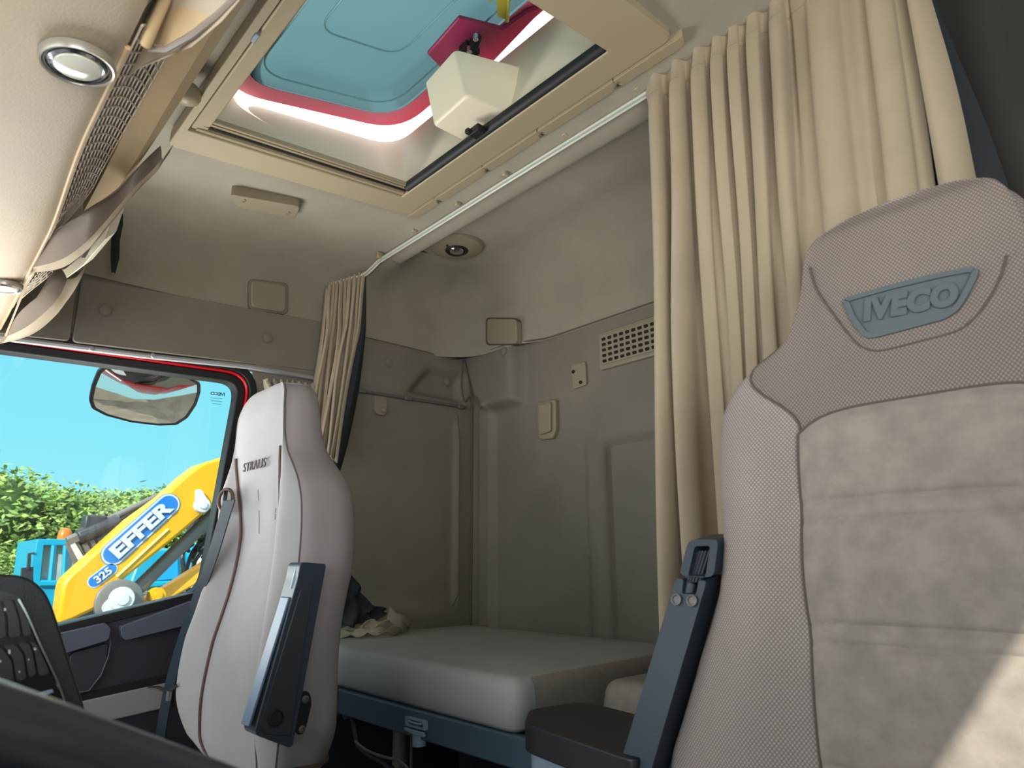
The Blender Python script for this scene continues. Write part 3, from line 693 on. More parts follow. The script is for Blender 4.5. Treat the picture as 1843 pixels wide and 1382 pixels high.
# ================================================================== seats
def section(p, n=6):
    wp,ws,yf,dep,bb=p[:5]; wr=p[5] if len(p)>5 else ws
    h=[(0,yf),(wp*.6,yf),(wp,yf+.001),(wp+(ws-wp)*.5,yf-bb),(ws-.010,yf+.006-bb*.4),(ws,yf+.030),(ws,yf+dep*.72),(ws*.86,yf+dep*.98),(ws*.4,yf+dep)]
    sc=lambda a,w_: a if a<=wp else wp+(a-wp)*(w_-wp)/(ws-wp)
    pts=[(sc(a,wr),b) for a,b in h]+[(0,yf+dep)]+[(-a,b) for a,b in h[:0:-1]]
    return catm([(a,b,0) for a,b in pts],n,closed=True)
def seat_fn(zs,rows):
    cols=list(zip(*rows))
    return lambda z: [smooth_interp(z,zs,c) for c in cols]
def body(name,fn,z0,z1,cx,mat,parent,n=90,zpow=1.0):
    rows=[]
    for i in range(n+1):
        t=i/n; t=1-(1-t)**1.6*1.0; z=z0+(z1-z0)*t
        rows.append([(cx+q[0],q[1],z) for q in section(fn(z))])
    mb=MB(); mb.grid(rows,closed=True); k=len(rows[0]); mb.f+=[tuple(range(k-1,-1,-1)),tuple(range(n*k,(n+1)*k))]
    return mb.build(name,mat,parent,sharp=80)
def along(fn,cx,idx,zl,side,out=0.0):
    P=[]
    for z in zl:
        s=section(fn(z)); q=s[idx*6 if side>0 else (len(s)-idx*6)%len(s)]; P.append((cx+q[0]*(1+0),q[1]-out,z))
    return P

# ---- passenger seat
PC=-.57
pz=[.64,.665,.695,.76,.85,.91,.95,1.00,1.05,1.10,1.135,1.165,1.20,1.24,1.28,1.305,1.325,1.336,1.340]
prow=[(.08,.12,.520,.06,0),(.11,.165,.500,.075,.0),(.13,.220,.492,.085,.010),(.125,.255,.486,.090,.022),(.118,.245,.493,.092,.028),(.106,.222,.503,.100,.03),(.100,.208,.510,.108,.032),(.092,.192,.515,.116,.031),(.088,.182,.517,.118,.030),
      (.092,.184,.513,.112,.024),(.096,.178,.508,.104,.018),(.100,.160,.504,.095,.010),(.104,.134,.500,.086,.003),(.106,.120,.498,.080,0),(.102,.116,.497,.076,0),(.092,.108,.500,.070,0),(.072,.090,.505,.062,0),(.045,.062,.513,.048,0),(.008,.018,.528,.022,0)]
pwr=[.12,.168,.204,.230,.220,.212,.208,.206,.203,.199,.188,.164,.134,.120,.116,.108,.090,.062,.018]
pdp=[.06,.074,.088,.100,.095,.093,.095,.101,.101,.101,.100,.094,.086,.080,.076,.070,.062,.048,.022]
prow=[(a[0],a[1],a[2],d_,a[4],r_) for a,r_,d_ in zip(prow,pwr,pdp)]
pf=seat_fn(pz,prow)
ps=thing('passenger_seat','grey passenger seat with armrest folded up and embroidered lettering, beside the door window','seat',(PC,.50,0))
body('backrest',pf,.64,1.340,PC,passfab,ps)
# side panels: same fabric with shade put into the colour, skin just proud of the sides
def side_skin(fn,cx,side,zl,i0,i1,mat,parent,name,out=.0015):
    rows=[]
    for z in zl:
        s=section(fn(z)); n=len(s); R_=[]
        for k in range(int(i0*6),int(i1*6)+1):
            q=s[k%n] if side>0 else s[(-k)%n]
            nn=np.array([q[0],q[1]-(fn(z)[2]+fn(z)[3]*.5)]); l=np.linalg.norm(nn)+1e-9
            R_.append((cx+q[0]+nn[0]/l*out, q[1]+nn[1]/l*out, z))
        rows.append(R_)
    return MB().grid(rows).build(name,mat,parent)
side_skin(pf,PC,1,np.linspace(.70,1.336,70),4.15,8,passside,ps,'side_panel')
side_skin(pf,PC,-1,np.linspace(.70,1.336,70),4.15,8,passside,ps,'side_panel')
zl=np.linspace(.66,1.205,50)
for s_,r_ in ((-1,.0036),(1,.0030)):
    P=along(pf,PC,2,zl,s_,.001); rr=[r_*(.55 if (s_>0 and z<1.06) else 1)*(.6+.4*ss(.64,.7,z)) for z in zl]
    MB().tube(P,rr,6).build('piping',brownpipe,ps)
zl=np.linspace(.70,1.336,60)
for s_ in (-1,1): MB().tube(along(pf,PC,4,zl,s_,.0012),.0016,5).build('seam',seamdark,ps)
zb=.705
P=[(PC+q[0]*1.003,q[1]+( -.002 if q[1]<.54 else .002),zb+.018*math.cos(q[0]*9)) for q in section(pf(zb))]
MB().tube([p for p in P[24:44]],.0032,6).build('lower_piping',brownpipe,ps)
tm=text_mesh('seat_lettering','STRALIS',.0245,.0010,M('embroidery',(96,84,84),.9),ps,frame_mat((-.571,.4965,1.180),(1,0,.0),(0,-.05,1)),offset=-.0001,sx=1.12,shear=.15,spacing=1.12)
# belt outlet on the outer shoulder, seat belt
q=onP(413,900,(0,.49,0),(0,1,0))
mb=MB(); c=np.array(q); ri=[tuple(c+np.array([.018*math.cos(a),-.007+.007*math.cos(a),.021*math.sin(a)])) for a in np.linspace(0,2*math.pi,20)[:-1]]
mb.tube(ri,.0035,8,closed=True); mb.build('belt_outlet',brownpipe,ps)
mb=MB(); mb.lathe([(.019,-.004),(.017,.003),(.0001,.004)],tuple(c+np.array([0,-.010,0])),(-.3,-1,.05),20); mb.build('outlet_hollow',rubber,ps)
# stains: scuffs of their own shape
stm=M('scuff_dirt',(150,140,134),.95)
for (a,b,c_,d_) in ((452,905,.012,.004),(523,925,.008,.004)):
    pass
for pl_ in (((447,880),(450,888),(452,900)),((452,918),(454,940),(457,960)),((519,915),(523,924)),((524,926),(527,936))):
    MB().tube([tuple(np.array(onP(a,b,(0,.5,0),(0,1,0)))*0+np.array((lambda q,z:(q[0],min([p_[1] for p_ in section(pf(z))],key=lambda v:v)*0+pf(z)[2]-.0002-(pf(z)[4]*.55 if a>500 else 0),z))(onX(a,b,-.57 if a<500 else -.465),onX(a,b,-.57 if a<500 else -.465)[2]))) for a,b in pl_],.0011,5).build('scuff_mark',stm,ps)
# armrest folded up
XA=-.300
arm=MB(); Pp=rpoly([onX(a,b,XA) for a,b in ((541,1011),(587,1015),(586,1024),(527,1342),(521,1346),(458,1322),(463,1300),(536,1040))],[.008,.010,.004,.008,.008,.010,.02,.004],4)
arm.prism(Pp,(-.042,0,0)); a_=arm.build('armrest',armpl,ps,bevel=.004,seg=3)
mb=MB(); mb.prism([onX(a,b,XA+.001) for a,b in ((541,1062),(561,1050),(564,1052),(524,1325),(478,1322),(466,1312))],(-.004,0,0)); mb.build('arm_inlay',darkgrey,ps,bevel=.001)
mb=MB(); A1=[onX(a,b,XA-.006) for a,b in ((524,1074),(452,1306))]; mb.prism([A1[0],A1[1],(A1[1][0]-.028,A1[1][1],A1[1][2]),(A1[0][0]-.028,A1[0][1],A1[0][2])],(0,-.004,-.001)); mb.build('arm_underside',armpl2,ps,bevel=.001)  # pale blue strip imitates the reflection on the armrest front face
mb=MB(); A1=[onX(a,b,XA-.013) for a,b in ((541,1022),(531,1060))]; mb.tube([tuple(np.array(p)+np.array([0,-.002,0])) for p in A1],.006,10); mb.build('arm_thumbwheel',armpl2,ps)
mb=MB(); p=onX(496,1292,XA+.001); mb.lathe([(.0115,0),(.0115,.002),(.010,.0025),(.0095,.0005),(.0001,.0005)],p,(1,0,0),24); mb.build('pivot_cap',rubber,ps)
mb=MB(); mb.prism(rpoly([onX(a,b,-.338) for a,b in ((535,1246),(558,1243),(563,1262),(556,1305),(547,1324),(530,1322))],.008,4),(-.03,0,0)); mb.build('arm_bracket',rubber,ps,bevel=.003)
for a,b in ((549,1258),(543,1312)):
    MB().lathe([(.0055,0),(.0055,.002),(.003,.003),(.0025,.001),(.0001,.001)],onX(a,b,-.337),(1,0,0),14).build('bracket_screw',steel,ps)
# cushion and pedestal, below the picture
def cushion(cx,y0,y1,parent,mat):
    mb=MB(); mb.box((cx-.24,y0,.50),(cx+.24,y1,.62)); mb.build('seat_cushion',mat,parent,bevel=.035,seg=4)
    mb=MB(); mb.box((cx-.19,y0+.08,0),(cx+.19,y1,.505)); mb.build('seat_base',darkgrey,parent,bevel=.02)
cushion(PC,.08,.60,ps,passfab); sub(ps,{'armrest':['arm_inlay','arm_underside','arm_thumbwheel','pivot_cap'],'arm_bracket':['bracket_screw'],'belt_outlet':['outlet_hollow']}); settle(ps)
# belt
def strap(name,pts,w,mat,parent,wdir=(0,1,0),th=.0015):
    P=catm(pts,6); W=np.array(wdir,float)*w/2; T=np.array([.0,0,0]); mb=MB()
    nrm=np.cross(W,np.array(P[-1])-np.array(P[0])); nrm=nrm/np.linalg.norm(nrm)*th
    mb.grid([[tuple(p-W-nrm),tuple(p+W-nrm),tuple(p+W+nrm),tuple(p-W+nrm)] for p in P],closed=True); return mb.build(name,mat,parent,smooth=False)
bt=thing('seat_belt','dark grey seat belt running down from the passenger seat shoulder past the door','seat belt',(-.8,.52,.6))
beltm=M('belt_webbing',(44,56,66),.6,bump=.2,bscale=900)
pts=[onP(a,b,(0,y,0),(0,1,0)) for a,b,y in ((413,900,.470),(398,950,.474),(382,1002,.476),(354,1080,.478),(326,1160,.484),(303,1245,.492),(290,1320,.50),(280,1400,.52))]
strap('webbing',pts,.030,beltm,bt,wdir=(.9,.35,0))
mb=MB(); b0=[onP(a,b,(0,.462,0),(0,1,0)) for a,b in ((268,1237),(285,1238),(300,1243),(322,1232))]; mb.tube(b0,[.003,.0045,.0045,.003],8); mb.build('buckle',chrome,bt)
mb=MB(); q=onP(304,1252,(0,.462,0),(0,1,0)); mb.box((q[0]-.005,q[1]-.004,q[2]-.009),(q[0]+.005,q[1]+.004,q[2]+.008)); mb.build('buckle_tongue',steel,bt,bevel=.001); settle(bt)

# ---- driver seat
DC=.490
def dl(z,o=0): return .75+(z-1.25)*.14+o
dz=[.55,.70,.78,.83,.90,.975,1.03,1.10,1.165,1.197,1.222,1.238,1.26,1.30,1.345,1.368,1.382,1.390,1.393]
dw=[.25,.285,.290,.275,.250,.228,.224,.228,.226,.214,.190,.160,.132,.116,.108,.096,.074,.045,.012]
drow=[]
for z,w_ in zip(dz,dw):
    bb=.022*(1-ss(1.10,1.22,z)); wp=.119 if z<1.2 else min(.116,w_*.90)
    dep=.12 if z<1.30 else .12-.08*ss(1.32,1.393,z)
    drow.append((wp,w_,dl(z)+.012*ss(1.36,1.393,z),dep,bb))
df=seat_fn(dz,drow)
ds=thing('driver_seat','large woven taupe driver seat with suede insert and moulded badge on the headrest','seat',(DC,.72,0))
body('backrest',df,.55,1.393,DC,weave_m,ds,n=110)
# headrest cover (slightly darker weave) : front skin from the suede top to the crown
rows=[]
for z in np.linspace(1.135,1.389,60):
    s=section(df(z)); n=len(s); f=ss(1.15,1.244,z)
    lim=12+ (24-12)*ss(1.14,1.25,z)*1.0
    R_=[]
    for k in np.linspace(-lim,lim,60):
        i=int(math.floor(k)); fr=k-i; q=np.array(s[i%n])*(1-fr)+np.array(s[(i+1)%n])*fr
        R_.append((DC+q[0]*1.004,q[1]-.0022,z))
    rows.append(R_)
MB().grid(rows).build('headrest_cover',weave_d,ds)
for s_ in (-1,1):
    MB().tube([ (r_[0 if s_<0 else -1][0],r_[0 if s_<0 else -1][1],r_[0][2]) for r_ in rows[:26]],.0016,5).build('seam',seamdark,ds)
# suede insert with stitched channels
chan=[1.060,1.040,.939,.921,.815,.797,.69]
def suede_y(u,z):
    e=max(0,abs(u)/.121); o=-.0085*(1-e**8)
    top=1.156-.022*(abs(u)/.121)**5
    o*=ss(0,.012,top-z)*.8+.2
    for c_ in chan:
        o+=.0038*math.exp(-((z-c_)/.0028)**2)*max(0,1-min(1,e)**14)
    for a_,b_ in ((1.156,1.06),(1.04,.939),(.921,.815)):
        if b_<z<a_: o-=.0035*math.sin(math.pi*(z-b_)/(a_-b_))**.6
    return o
rows=[]
for i in range(201):
    t=i/200; R_=[]
    for k in range(61):
        u=-.121+.242*k/60; top=1.156-.022*(abs(u)/.121)**5
        z=.58+(top-.58)*t
        wob=1-.03*ss(1.0,.9,z)+.02*math.sin((z-.8)*9)
        R_.append((DC+u*wob,dl(z)+suede_y(u,z),z))
    rows.append(R_)
MB().grid(rows).build('suede_insert',suede,ds)
MB().tube([rows[i][0] for i in range(0,201,3)]+[rows[200][k] for k in range(0,61,3)]+[rows[i][60] for i in range(198,-1,-3)],.0018,5).build('insert_seam',seamdark,ds)
# badge
def onD(px,py,o=0): return onP(px,py,(0,.75+o,1.25),(0,1,-.14))
bp=[(1516,541),(1524,534),(1600,512),(1690,490),(1748,479),(1762,484),(1757,502),(1735,543),(1722,560),(1700,574),(1640,590),(1580,606),(1562,609),(1550,602),(1530,575)]
op=rpoly([onD(a,b,-.006) for a,b in bp],.004,3)
cB=np.mean(np.array(op),0)
def shrink(poly,k):   # inset by distance k in the plane
    out=[]; n=len(poly); P=[np.array(p) for p in poly]
    N=np.array([0,1,-.14]); N/=np.linalg.norm(N)
    for i in range(n):
        t=P[(i+1)%n]-P[i-1]; t/=np.linalg.norm(t)+1e-9; m=np.cross(N,t); 
        if m@(cB-P[i])<0: m=-m
        out.append(tuple(P[i]+m*k))
    return out
ip=shrink(op,.0058)
MB().ring(op,ip,(0,.008,0)).build('badge_rim',badge_m,ds,bevel=.0015,seg=3)
MB().prism([tuple(np.array(p)+np.array([0,.0035,0])) for p in op],(0,.006,0)).build('badge_plate',badge_m,ds)
a1=np.array(onD(1553,560,-.0025)); a2=np.array(onD(1724,527,-.0025)); wid=np.linalg.norm(a2-a1)
cc=onD(1637,545,-.0025)
ux=Vector(a2-a1).normalized()
tm=text_mesh('badge_lettering','IVECO',1,.06,badge_m,ds,Matrix.Identity(4),offset=.062,bevel=.012,shear=.08,spacing=1.10)
vs=np.array([v.co[:] for v in tm.data.vertices]); wv=vs[:,0].max()-vs[:,0].min(); hv=vs[:,1].max()-vs[:,1].min()
k=wid/wv; h_=np.linalg.norm(np.array(onD(1640,527))-np.array(onD(1640,570)))/hv
mw=frame_mat(cc,ux,(0,.14,1)); tm.data.transform(mw@Matrix.Diagonal((k,h_,.045,1))@Matrix.Translation((-(vs[:,0].max()+vs[:,0].min())/2,-(vs[:,1].max()+vs[:,1].min())/2,0)))
# stitched pocket line around the badge
P=catm([onD(a,b,-.003) for a,b in ((1458,480),(1470,520),(1500,565),(1535,610),(1560,628),(1590,630),(1650,615),(1715,598),(1745,580),(1775,545),(1800,500),(1812,460))],5); MB().tube(P,.0011,5).build('badge_seam',seamdark,ds)
cushion(DC,.22,.78,ds,weave_m)
# raised armrest on the inboard side
def onA(px,py,o=0): return onP(px,py,(0,.70+o,1.0),(0,1,-.20))
mb=MB(); mb.prism(rpoly([onA(a,b) for a,b in ((1214,1043),(1269,1047),(1172,1384),(1120,1384),(1095,1460),(1150,1460))][:0]+[onA(a,b) for a,b in ((1216,1040),(1230,1042),(1227,1068),(1252,1070),(1257,1044),(1272,1044),(1168,1400),(1130,1520),(1072,1520))],[.003]*5+[.006]+[.003]*3,3),(0,.042,.008)); mb.build('armrest',armpl,ds,bevel=.005,seg=3)
oo=rpoly([onA(a,b,-.001) for a,b in ((1239,972),(1293,970),(1284,1039),(1222,1035))],.008,5); ii=rpoly([onA(a,b,-.001) for a,b in ((1250,983),(1278,982),(1269,1040),(1238,1037))],.004,5)
MB().ring(oo,ii,(0,.038,.007)).build('armrest_head',armpl,ds,bevel=.003,seg=2)
MB().prism([onA(a,b,.024) for a,b in ((1244,976),(1285,975),(1270,1072),(1228,1068))],(0,.012,0)).build('head_recess',rubber,ds)
mb=MB(); A_=np.array(onA(1264,992,.012)); B_=np.array(onA(1246,1048,.012)); uxx=np.array([1,0,0])*.0105
ax=(B_-A_); n_=22
for k in range(7):
    o_=uxx*(k-3)/3; mb.tube([tuple(A_+o_+np.array([0,-.004*math.cos((k-3)/3*1.3),0])),tuple(B_+o_+np.array([0,-.004*math.cos((k-3)/3*1.3),0]))],.0019,6)
mb.prism([tuple(A_-uxx),tuple(A_+uxx),tuple(B_+uxx),tuple(B_-uxx)],(0,.01,0)); mb.build('thumbwheel',darkgrey,ds)
MB().tube([onA(1245,1050,.012),onA(1241,1070,.012)],.008,12).build('wheel_stem',darkgrey,ds)
for a,b in ((1218,1079),(1246,1081)):
    MB().lathe([(.0068,0),(.0068,.002),(.0045,.0028),(.004,.001),(.0001,.001)],onA(a,b,-.001),(0,-1,.2),18).build('armrest_screw',steel,ds)
sub(ds,{'armrest':['armrest_screw','armrest_head','head_recess','thumbwheel','wheel_stem'],'suede_insert':['insert_seam'],'headrest_cover':['badge_seam'],'badge_plate':['badge_rim','badge_lettering']}); settle(ds)

# ================================================================== curtains
def folded(name,top,bot,nf,amp,mat,parent,nz=60,ns=360,normal=(0,-1,0),seed=1,header=.035,wide=None,mids=None):
    rnd=random.Random(seed); N=np.array(normal,float)
    # fold phase: irregular pleats
    wds=[rnd.uniform(.75,1.3) for _ in range(nf)]
    if wide: wds=wide
    tot=sum(wds); cum=[0]
    for q in wds: cum.append(cum[-1]+q/tot)
    ph=np.interp(np.linspace(0,1,ns+1),cum,range(len(cum)))
    am=[min(1.25,(q/tot*len(wds)))**.5*rnd.uniform(.8,1.15) for q in wds]
    gro=[(-.65 if q<.85*tot/len(wds) else .55) for q in wds]
    if wide: am=[a_*(.45 if q>1.4 else 1) for a_,q in zip(am,wds)]; gro=[(g_ if q<1.4 else .1) for g_,q in zip(gro,wds)]
    dr=[rnd.uniform(-.25,.25) for _ in wds]+[0]
    rows=[]
    for j in range(nz+1):
        t=(j/nz)**1.25
        Pth=[np.array(p) for p in (top if mids is None else top)]
        row=[]
        g=math.exp(-((t-header)/.022)**2)
        A=amp*(.75+.35*ss(0,.12,t)+.35*t)*(1-.45*g)
        for i in range(ns+1):
            s=i/ns; p=ph[i]; kf=min(int(p),len(wds)-1); fr=p-kf
            ph2=2*math.pi*(p+dr[kf]*0*t)
            c=math.cos(ph2); lob=-c
            off=A*am[kf]*(1+gro[kf]*ss(.12,.55,t))*(lob*.9+.18*math.sin(ph2*2+3*t+kf))
            side=.5*amp*math.sin(ph2*2)*ss(0,.06,t)*.55
            b=blendpath(top,bot,s,t,mids)
            tg=blendpath(top,bot,min(1,s+.01),t,mids)-blendpath(top,bot,max(0,s-.01),t,mids); tg/=np.linalg.norm(tg)+1e-9
            row.append(tuple(b+N*off+tg*side+tg*.006*math.sin(t*5+kf*1.7)*ss(.1,.5,t)*am[kf]))
        rows.append(row)
    o=MB().grid(rows).build(name,mat,parent,sharp=80)
    sol=o.modifiers.new('th','SOLIDIFY'); sol.thickness=.0018; sol.offset=0
    return o,rows
def lpath(L,s):
    L=[np.array(p,float) for p in L]; n=len(L)-1; x=s*n; i=min(int(x),n-1); return L[i]*(1-(x-i))+L[i+1]*(x-i)
def blendpath(top,bot,s,t,mids):
    lv=[top]+(mids or [])+[bot]; n=len(lv)-1; x=t*n; i=min(int(x),n-1); f=x-i; f=f if n==1 else f
    return lpath(lv[i],s)*(1-f)+lpath(lv[i+1],s)*f
rc=thing('bunk_curtain','wide beige pleated curtain with dark lining hanging behind the driver seat','curtain',(.30,.97,.84))
o,rw=folded('cloth',[(.040,.962,1.927),(.20,.962,1.930),(.36,.962,1.934),(.502,.962,1.936)],[(.018,.955,.84),(.16,.955,.84),(.30,.955,.84),(.462,.960,.84)],9,.019,curtain_m,rc,
   wide=[1.15,1.15,1.0,.75,.75,.95,1.0,2.4,1.8],seed=4)
MB().tube([tuple(np.array(p)+np.array([0,-.002,0])) for p in rw[6][::2]],.0006,4).build('header_stitch',curtain_side,rc)
mb=MB(); mb.grid([[(.500-.012*t,.950,1.94-.012-1.09*t),(.500+.010-.006*t,.9485+.004*math.sin(9*t),1.94-.012-1.09*t),(.518-.006*t+.018*ss(.0,.35,t),.958,1.94-.012-1.09*t)] for t in np.linspace(0,1,30)])
o=mb.build('side_hem',curtain_m,rc); so=o.modifiers.new('t','SOLIDIFY'); so.thickness=.002
mb=MB(); mb.grid([[(.06+.40*s,.992+.004*math.sin(s*40),1.925-1.07*t) for s in np.linspace(0,1,60)]+[(.515+.048*ss(0,.5,t),.985,1.925-1.07*t)] for t in np.linspace(0,1,20)])
o=mb.build('lining',lining_m,rc); so=o.modifiers.new('t','SOLIDIFY'); so.thickness=.002
settle(rc)
dc=thing('bunk_curtain','dark brown curtain added to shade the top right corner behind the driver headrest','curtain',(.80,1.04,.84))
folded('cloth',[(.50,1.035,1.94),(1.09,1.035,1.94)],[(.50,1.035,.84),(1.09,1.035,.84)],4,.010,M('added_shade_cloth',(66,60,54),.9,var=.08,vscale=6),dc,seed=21,ns=160,nz=20); settle(dc)  # curtain added to block light; its dark colour stands for shade
lc=thing('bunk_curtain','narrow gathered beige curtain bunched at the left end of the ceiling rail','curtain',(-1.06,.9,.83))
tp=[onX(590,511,-1.075),onX(622,500,-1.062),onX(658,488,-1.035)]; m1=[onX(584,585,-1.075),onX(618,590,-1.055),onX(648,590,-1.04)]; m2=[onX(572,680,-1.07),onX(600,690,-1.05),onX(632,690,-1.04)]; bt_=[onX(558,790,-1.07),onX(583,815,-1.05),onX(608,835,-1.045)]
folded('cloth',tp,bt_,9,.011,curtain_m,lc,normal=(.9,-.45,0),mids=[m1,m2],seed=9,ns=260)
mb=MB(); a_=[onX(a,b,-1.052) for a,b in ((652,492),(648,560),(640,620),(622,700),(600,790),(590,840))]; b_=[onX(a,b,-1.075) for a,b in ((659,495),(659,560),(657,612),(646,700),(628,790),(612,850))]
mb.grid([[tuple(p) for p in catm(a_,5)],[tuple((np.array(p)+np.array(q))/2+np.array([.012,0,0])) for p,q in zip(catm(a_,5),catm(b_,5))],[tuple(p) for p in catm(b_,5)]])
o=mb.build('lining',lining_m,lc); so=o.modifiers.new('t','SOLIDIFY'); so.thickness=.002
mb=MB(); a_=[onX(a,b,-1.07) for a,b in ((590,520),(584,600),(572,690),(556,790))]; b_=[onX(a,b,-1.085) for a,b in ((586,515),(578,600),(564,690),(548,790))]
mb.grid([[tuple(p) for p in catm(a_,5)],[tuple(p) for p in catm(b_,5)]]); o=mb.build('side_hem',curtain_m,lc); so=o.modifiers.new('t','SOLIDIFY'); so.thickness=.0015
# the lower end lies crumpled on the mattress
zb=.818
def onB(px,py,o=0): return onZ(px,py,zb+o)
X0=-1.02
up=[onX(a,b,X0) for a,b in ((560,960),(608,985),(630,1030),(648,1062),(668,1085),(690,1097))]; lo_=[onX(a,b,X0+.05) for a,b in ((560,1120),(600,1125),(625,1128),(650,1125),(672,1118),(694,1106))]
rows=[]
U=catm(up,6); L_=catm(lo_,6)
for q in range(14):
    t=q/13; rows.append([tuple(np.array(a)*(1-t)+np.array(b)*t+np.array([.012*math.sin(9*t+k*.5)+.010*math.sin(k*.9+2*t),0,.004*math.sin(k*.7+7*t)])) for k,(a,b) in enumerate(zip(U,L_))])
o=MB().grid(rows).build('lining_end',lining_m,lc); so=o.modifiers.new('t','SOLIDIFY'); so.thickness=.002
rn=random.Random(3)
def fold_strip(pl,w,ph):
    P=catm(pl,8); n=len(P); rows=[]
    for v in np.linspace(0,1,7):
        rows.append([tuple(p+np.array([.003*math.sin(k*.55+ph+2*v),-w*v*.4+.003*math.sin(k*.9),-w*v+.004*math.sin(k*.8+ph+3*v)])) for k,p in enumerate(P)])
    return rows
mb=MB()
hem=[[(606,1118,.02),(640,1108,.035),(668,1092,.055),(700,1094,.05),(722,1106,.035),(741,1117,.012)],
     [(600,1128,.015),(640,1126,.022),(672,1116,.035),(700,1118,.03),(728,1122,.02),(738,1124,.008)],
     [(600,1134,.008),(632,1136,.012),(664,1132,.018),(696,1130,.02),(720,1130,.012),(732,1128,.006)]]
for i,hm in enumerate(hem):
    pl=[]
    for a,b,h in hm:
        p=np.array(onZ(a,b,zb+h)); pl.append(p)
    mb.grid(fold_strip(pl,[.045,.022,.014][i],i*2.))
o=mb.build('crumpled_hem',curtain_side,lc); so=o.modifiers.new('t','SOLIDIFY'); so.thickness=.004
settle(lc)
sc_=thing('side_curtain','small tightly gathered beige curtain on the door rail behind the passenger headrest','curtain',(XL+.03,.78,1.40))
tp=[onX(474,682,XL+.03),onX(520,684,XL+.03),onX(570,692,XL+.03)]; b2_=[onX(500,800,XL+.04),onX(540,800,XL+.04),onX(572,800,XL+.04)]
folded('cloth',tp,b2_,8,.013,curtain_side,sc_,normal=(1,-.2,0),seed=12,ns=200,nz=30); settle(sc_)

# ================================================================== bunk
bk=thing('bunk','grey bunk base with blue-grey front rail, release latch and storage space beneath','bunk',(-.3,1.15,0))
fy=.832
a0=onY(603,1246,fy); a1=onY(985,1337,fy); 
mb=MB(); mb.box((-1.09,fy,.668),(1.09,fy+.02,.720)); mb.build('front_rail',bed_m,bk,bevel=.004)
mb=MB(); mb.box((-.842,fy-.010,.660),(-.815,fy+.012,.722)); mb.build('rail_bracket',bed_m,bk,bevel=.004)
mb=MB(); mb.box((-1.09,fy+.01,.700),(1.09,YB-.01,.716)); mb.build('bunk_board',darkgrey,bk)
q=onY(745,1303,fy-.002); 
oo=rpoly([onY(a,b,fy-.006) for a,b in ((728,1288),(765,1297),(766,1316),(729,1306))],.004,4); ii=rpoly([onY(a,b,fy-.006) for a,b in ((733,1294),(760,1301),(761,1310),(734,1303))],.003,4)
mb=MB(); mb.ring(oo,ii,(0,.01,0)); mb.build('latch_frame',ltblue,bk,bevel=.0015)
MB().tube([onY(735,1297,fy-.006),onY(744,1301,fy-.010),onY(752,1303,fy-.010),onY(760,1303,fy-.006)],.0022,6).build('latch_bar',ltblue,bk)
MB().prism(ii,(0,.002,0)).build('latch_recess',rubber,bk).location.y=.006
MB().tube([onY(755,1318,fy+.006),onY(755,1342,fy+.006)],.014,16).build('latch_pin',ltblue,bk)
MB().prism([onY(a,b,fy-.004) for a,b in ((731,1308),(766,1318),(767,1326),(745,1320),(731,1313))],(0,-.006,0)).build('latch_lip',ltblue,bk,bevel=.001)
sub(bk,{'latch_frame':['latch_bar','latch_recess','latch_lip','latch_pin'],'front_rail':['rail_bracket']})
settle(bk)
# things in the dark space under the bunk
mb=MB(); mb.box((-1.09,1.40,0),(1.09,1.42,.66)); mb.box((-1.10,.86,0),(-1.085,1.40,.70)); st_=mb.build('trim_6',darkgrey); struct(st_)  # dark back and side liners added to darken the space below
t=thing('support_tube','dull grey vertical tube in the dark space under the bunk','tube',onY(722,1345,1.10))
p=onY(722,1320,1.10); mb=MB(); mb.tube([(p[0],1.10,.668),(p[0],1.10,.30)],.022,14); mb.build('tube',steel,t); mb=MB(); mb.tube([(p[0]+.05,1.10,.66),(p[0]+.05,1.10,.3)],.004,6); mb.build('rod',steel,t); settle(t)
t=thing('cable_loom','dark cable loom drooping under the bunk rail beside the passenger seat','cable',onY(680,1370,.86))
P=catm([onY(a,b,.86) for a,b in ((620,1286),(634,1292),(640,1320),(645,1340),(665,1358),(690,1372),(720,1395))],6); mb=MB(); mb.tube(P,.006,7); mb.build('loom',darkgrey,t)
P=catm([onY(a,b,.85) for a,b in ((640,1334),(660,1350),(690,1362),(720,1370),(745,1395))],6); mb=MB(); mb.tube(P,.003,6); mb.build('wire',steel,t)
p=onY(624,1287,.86); mb=MB(); mb.lathe([(.006,-.008),(.009,-.004),(.009,.004),(.006,.008)],p,(1,0,.3),12); mb.build('plug',steel,t); settle(t)
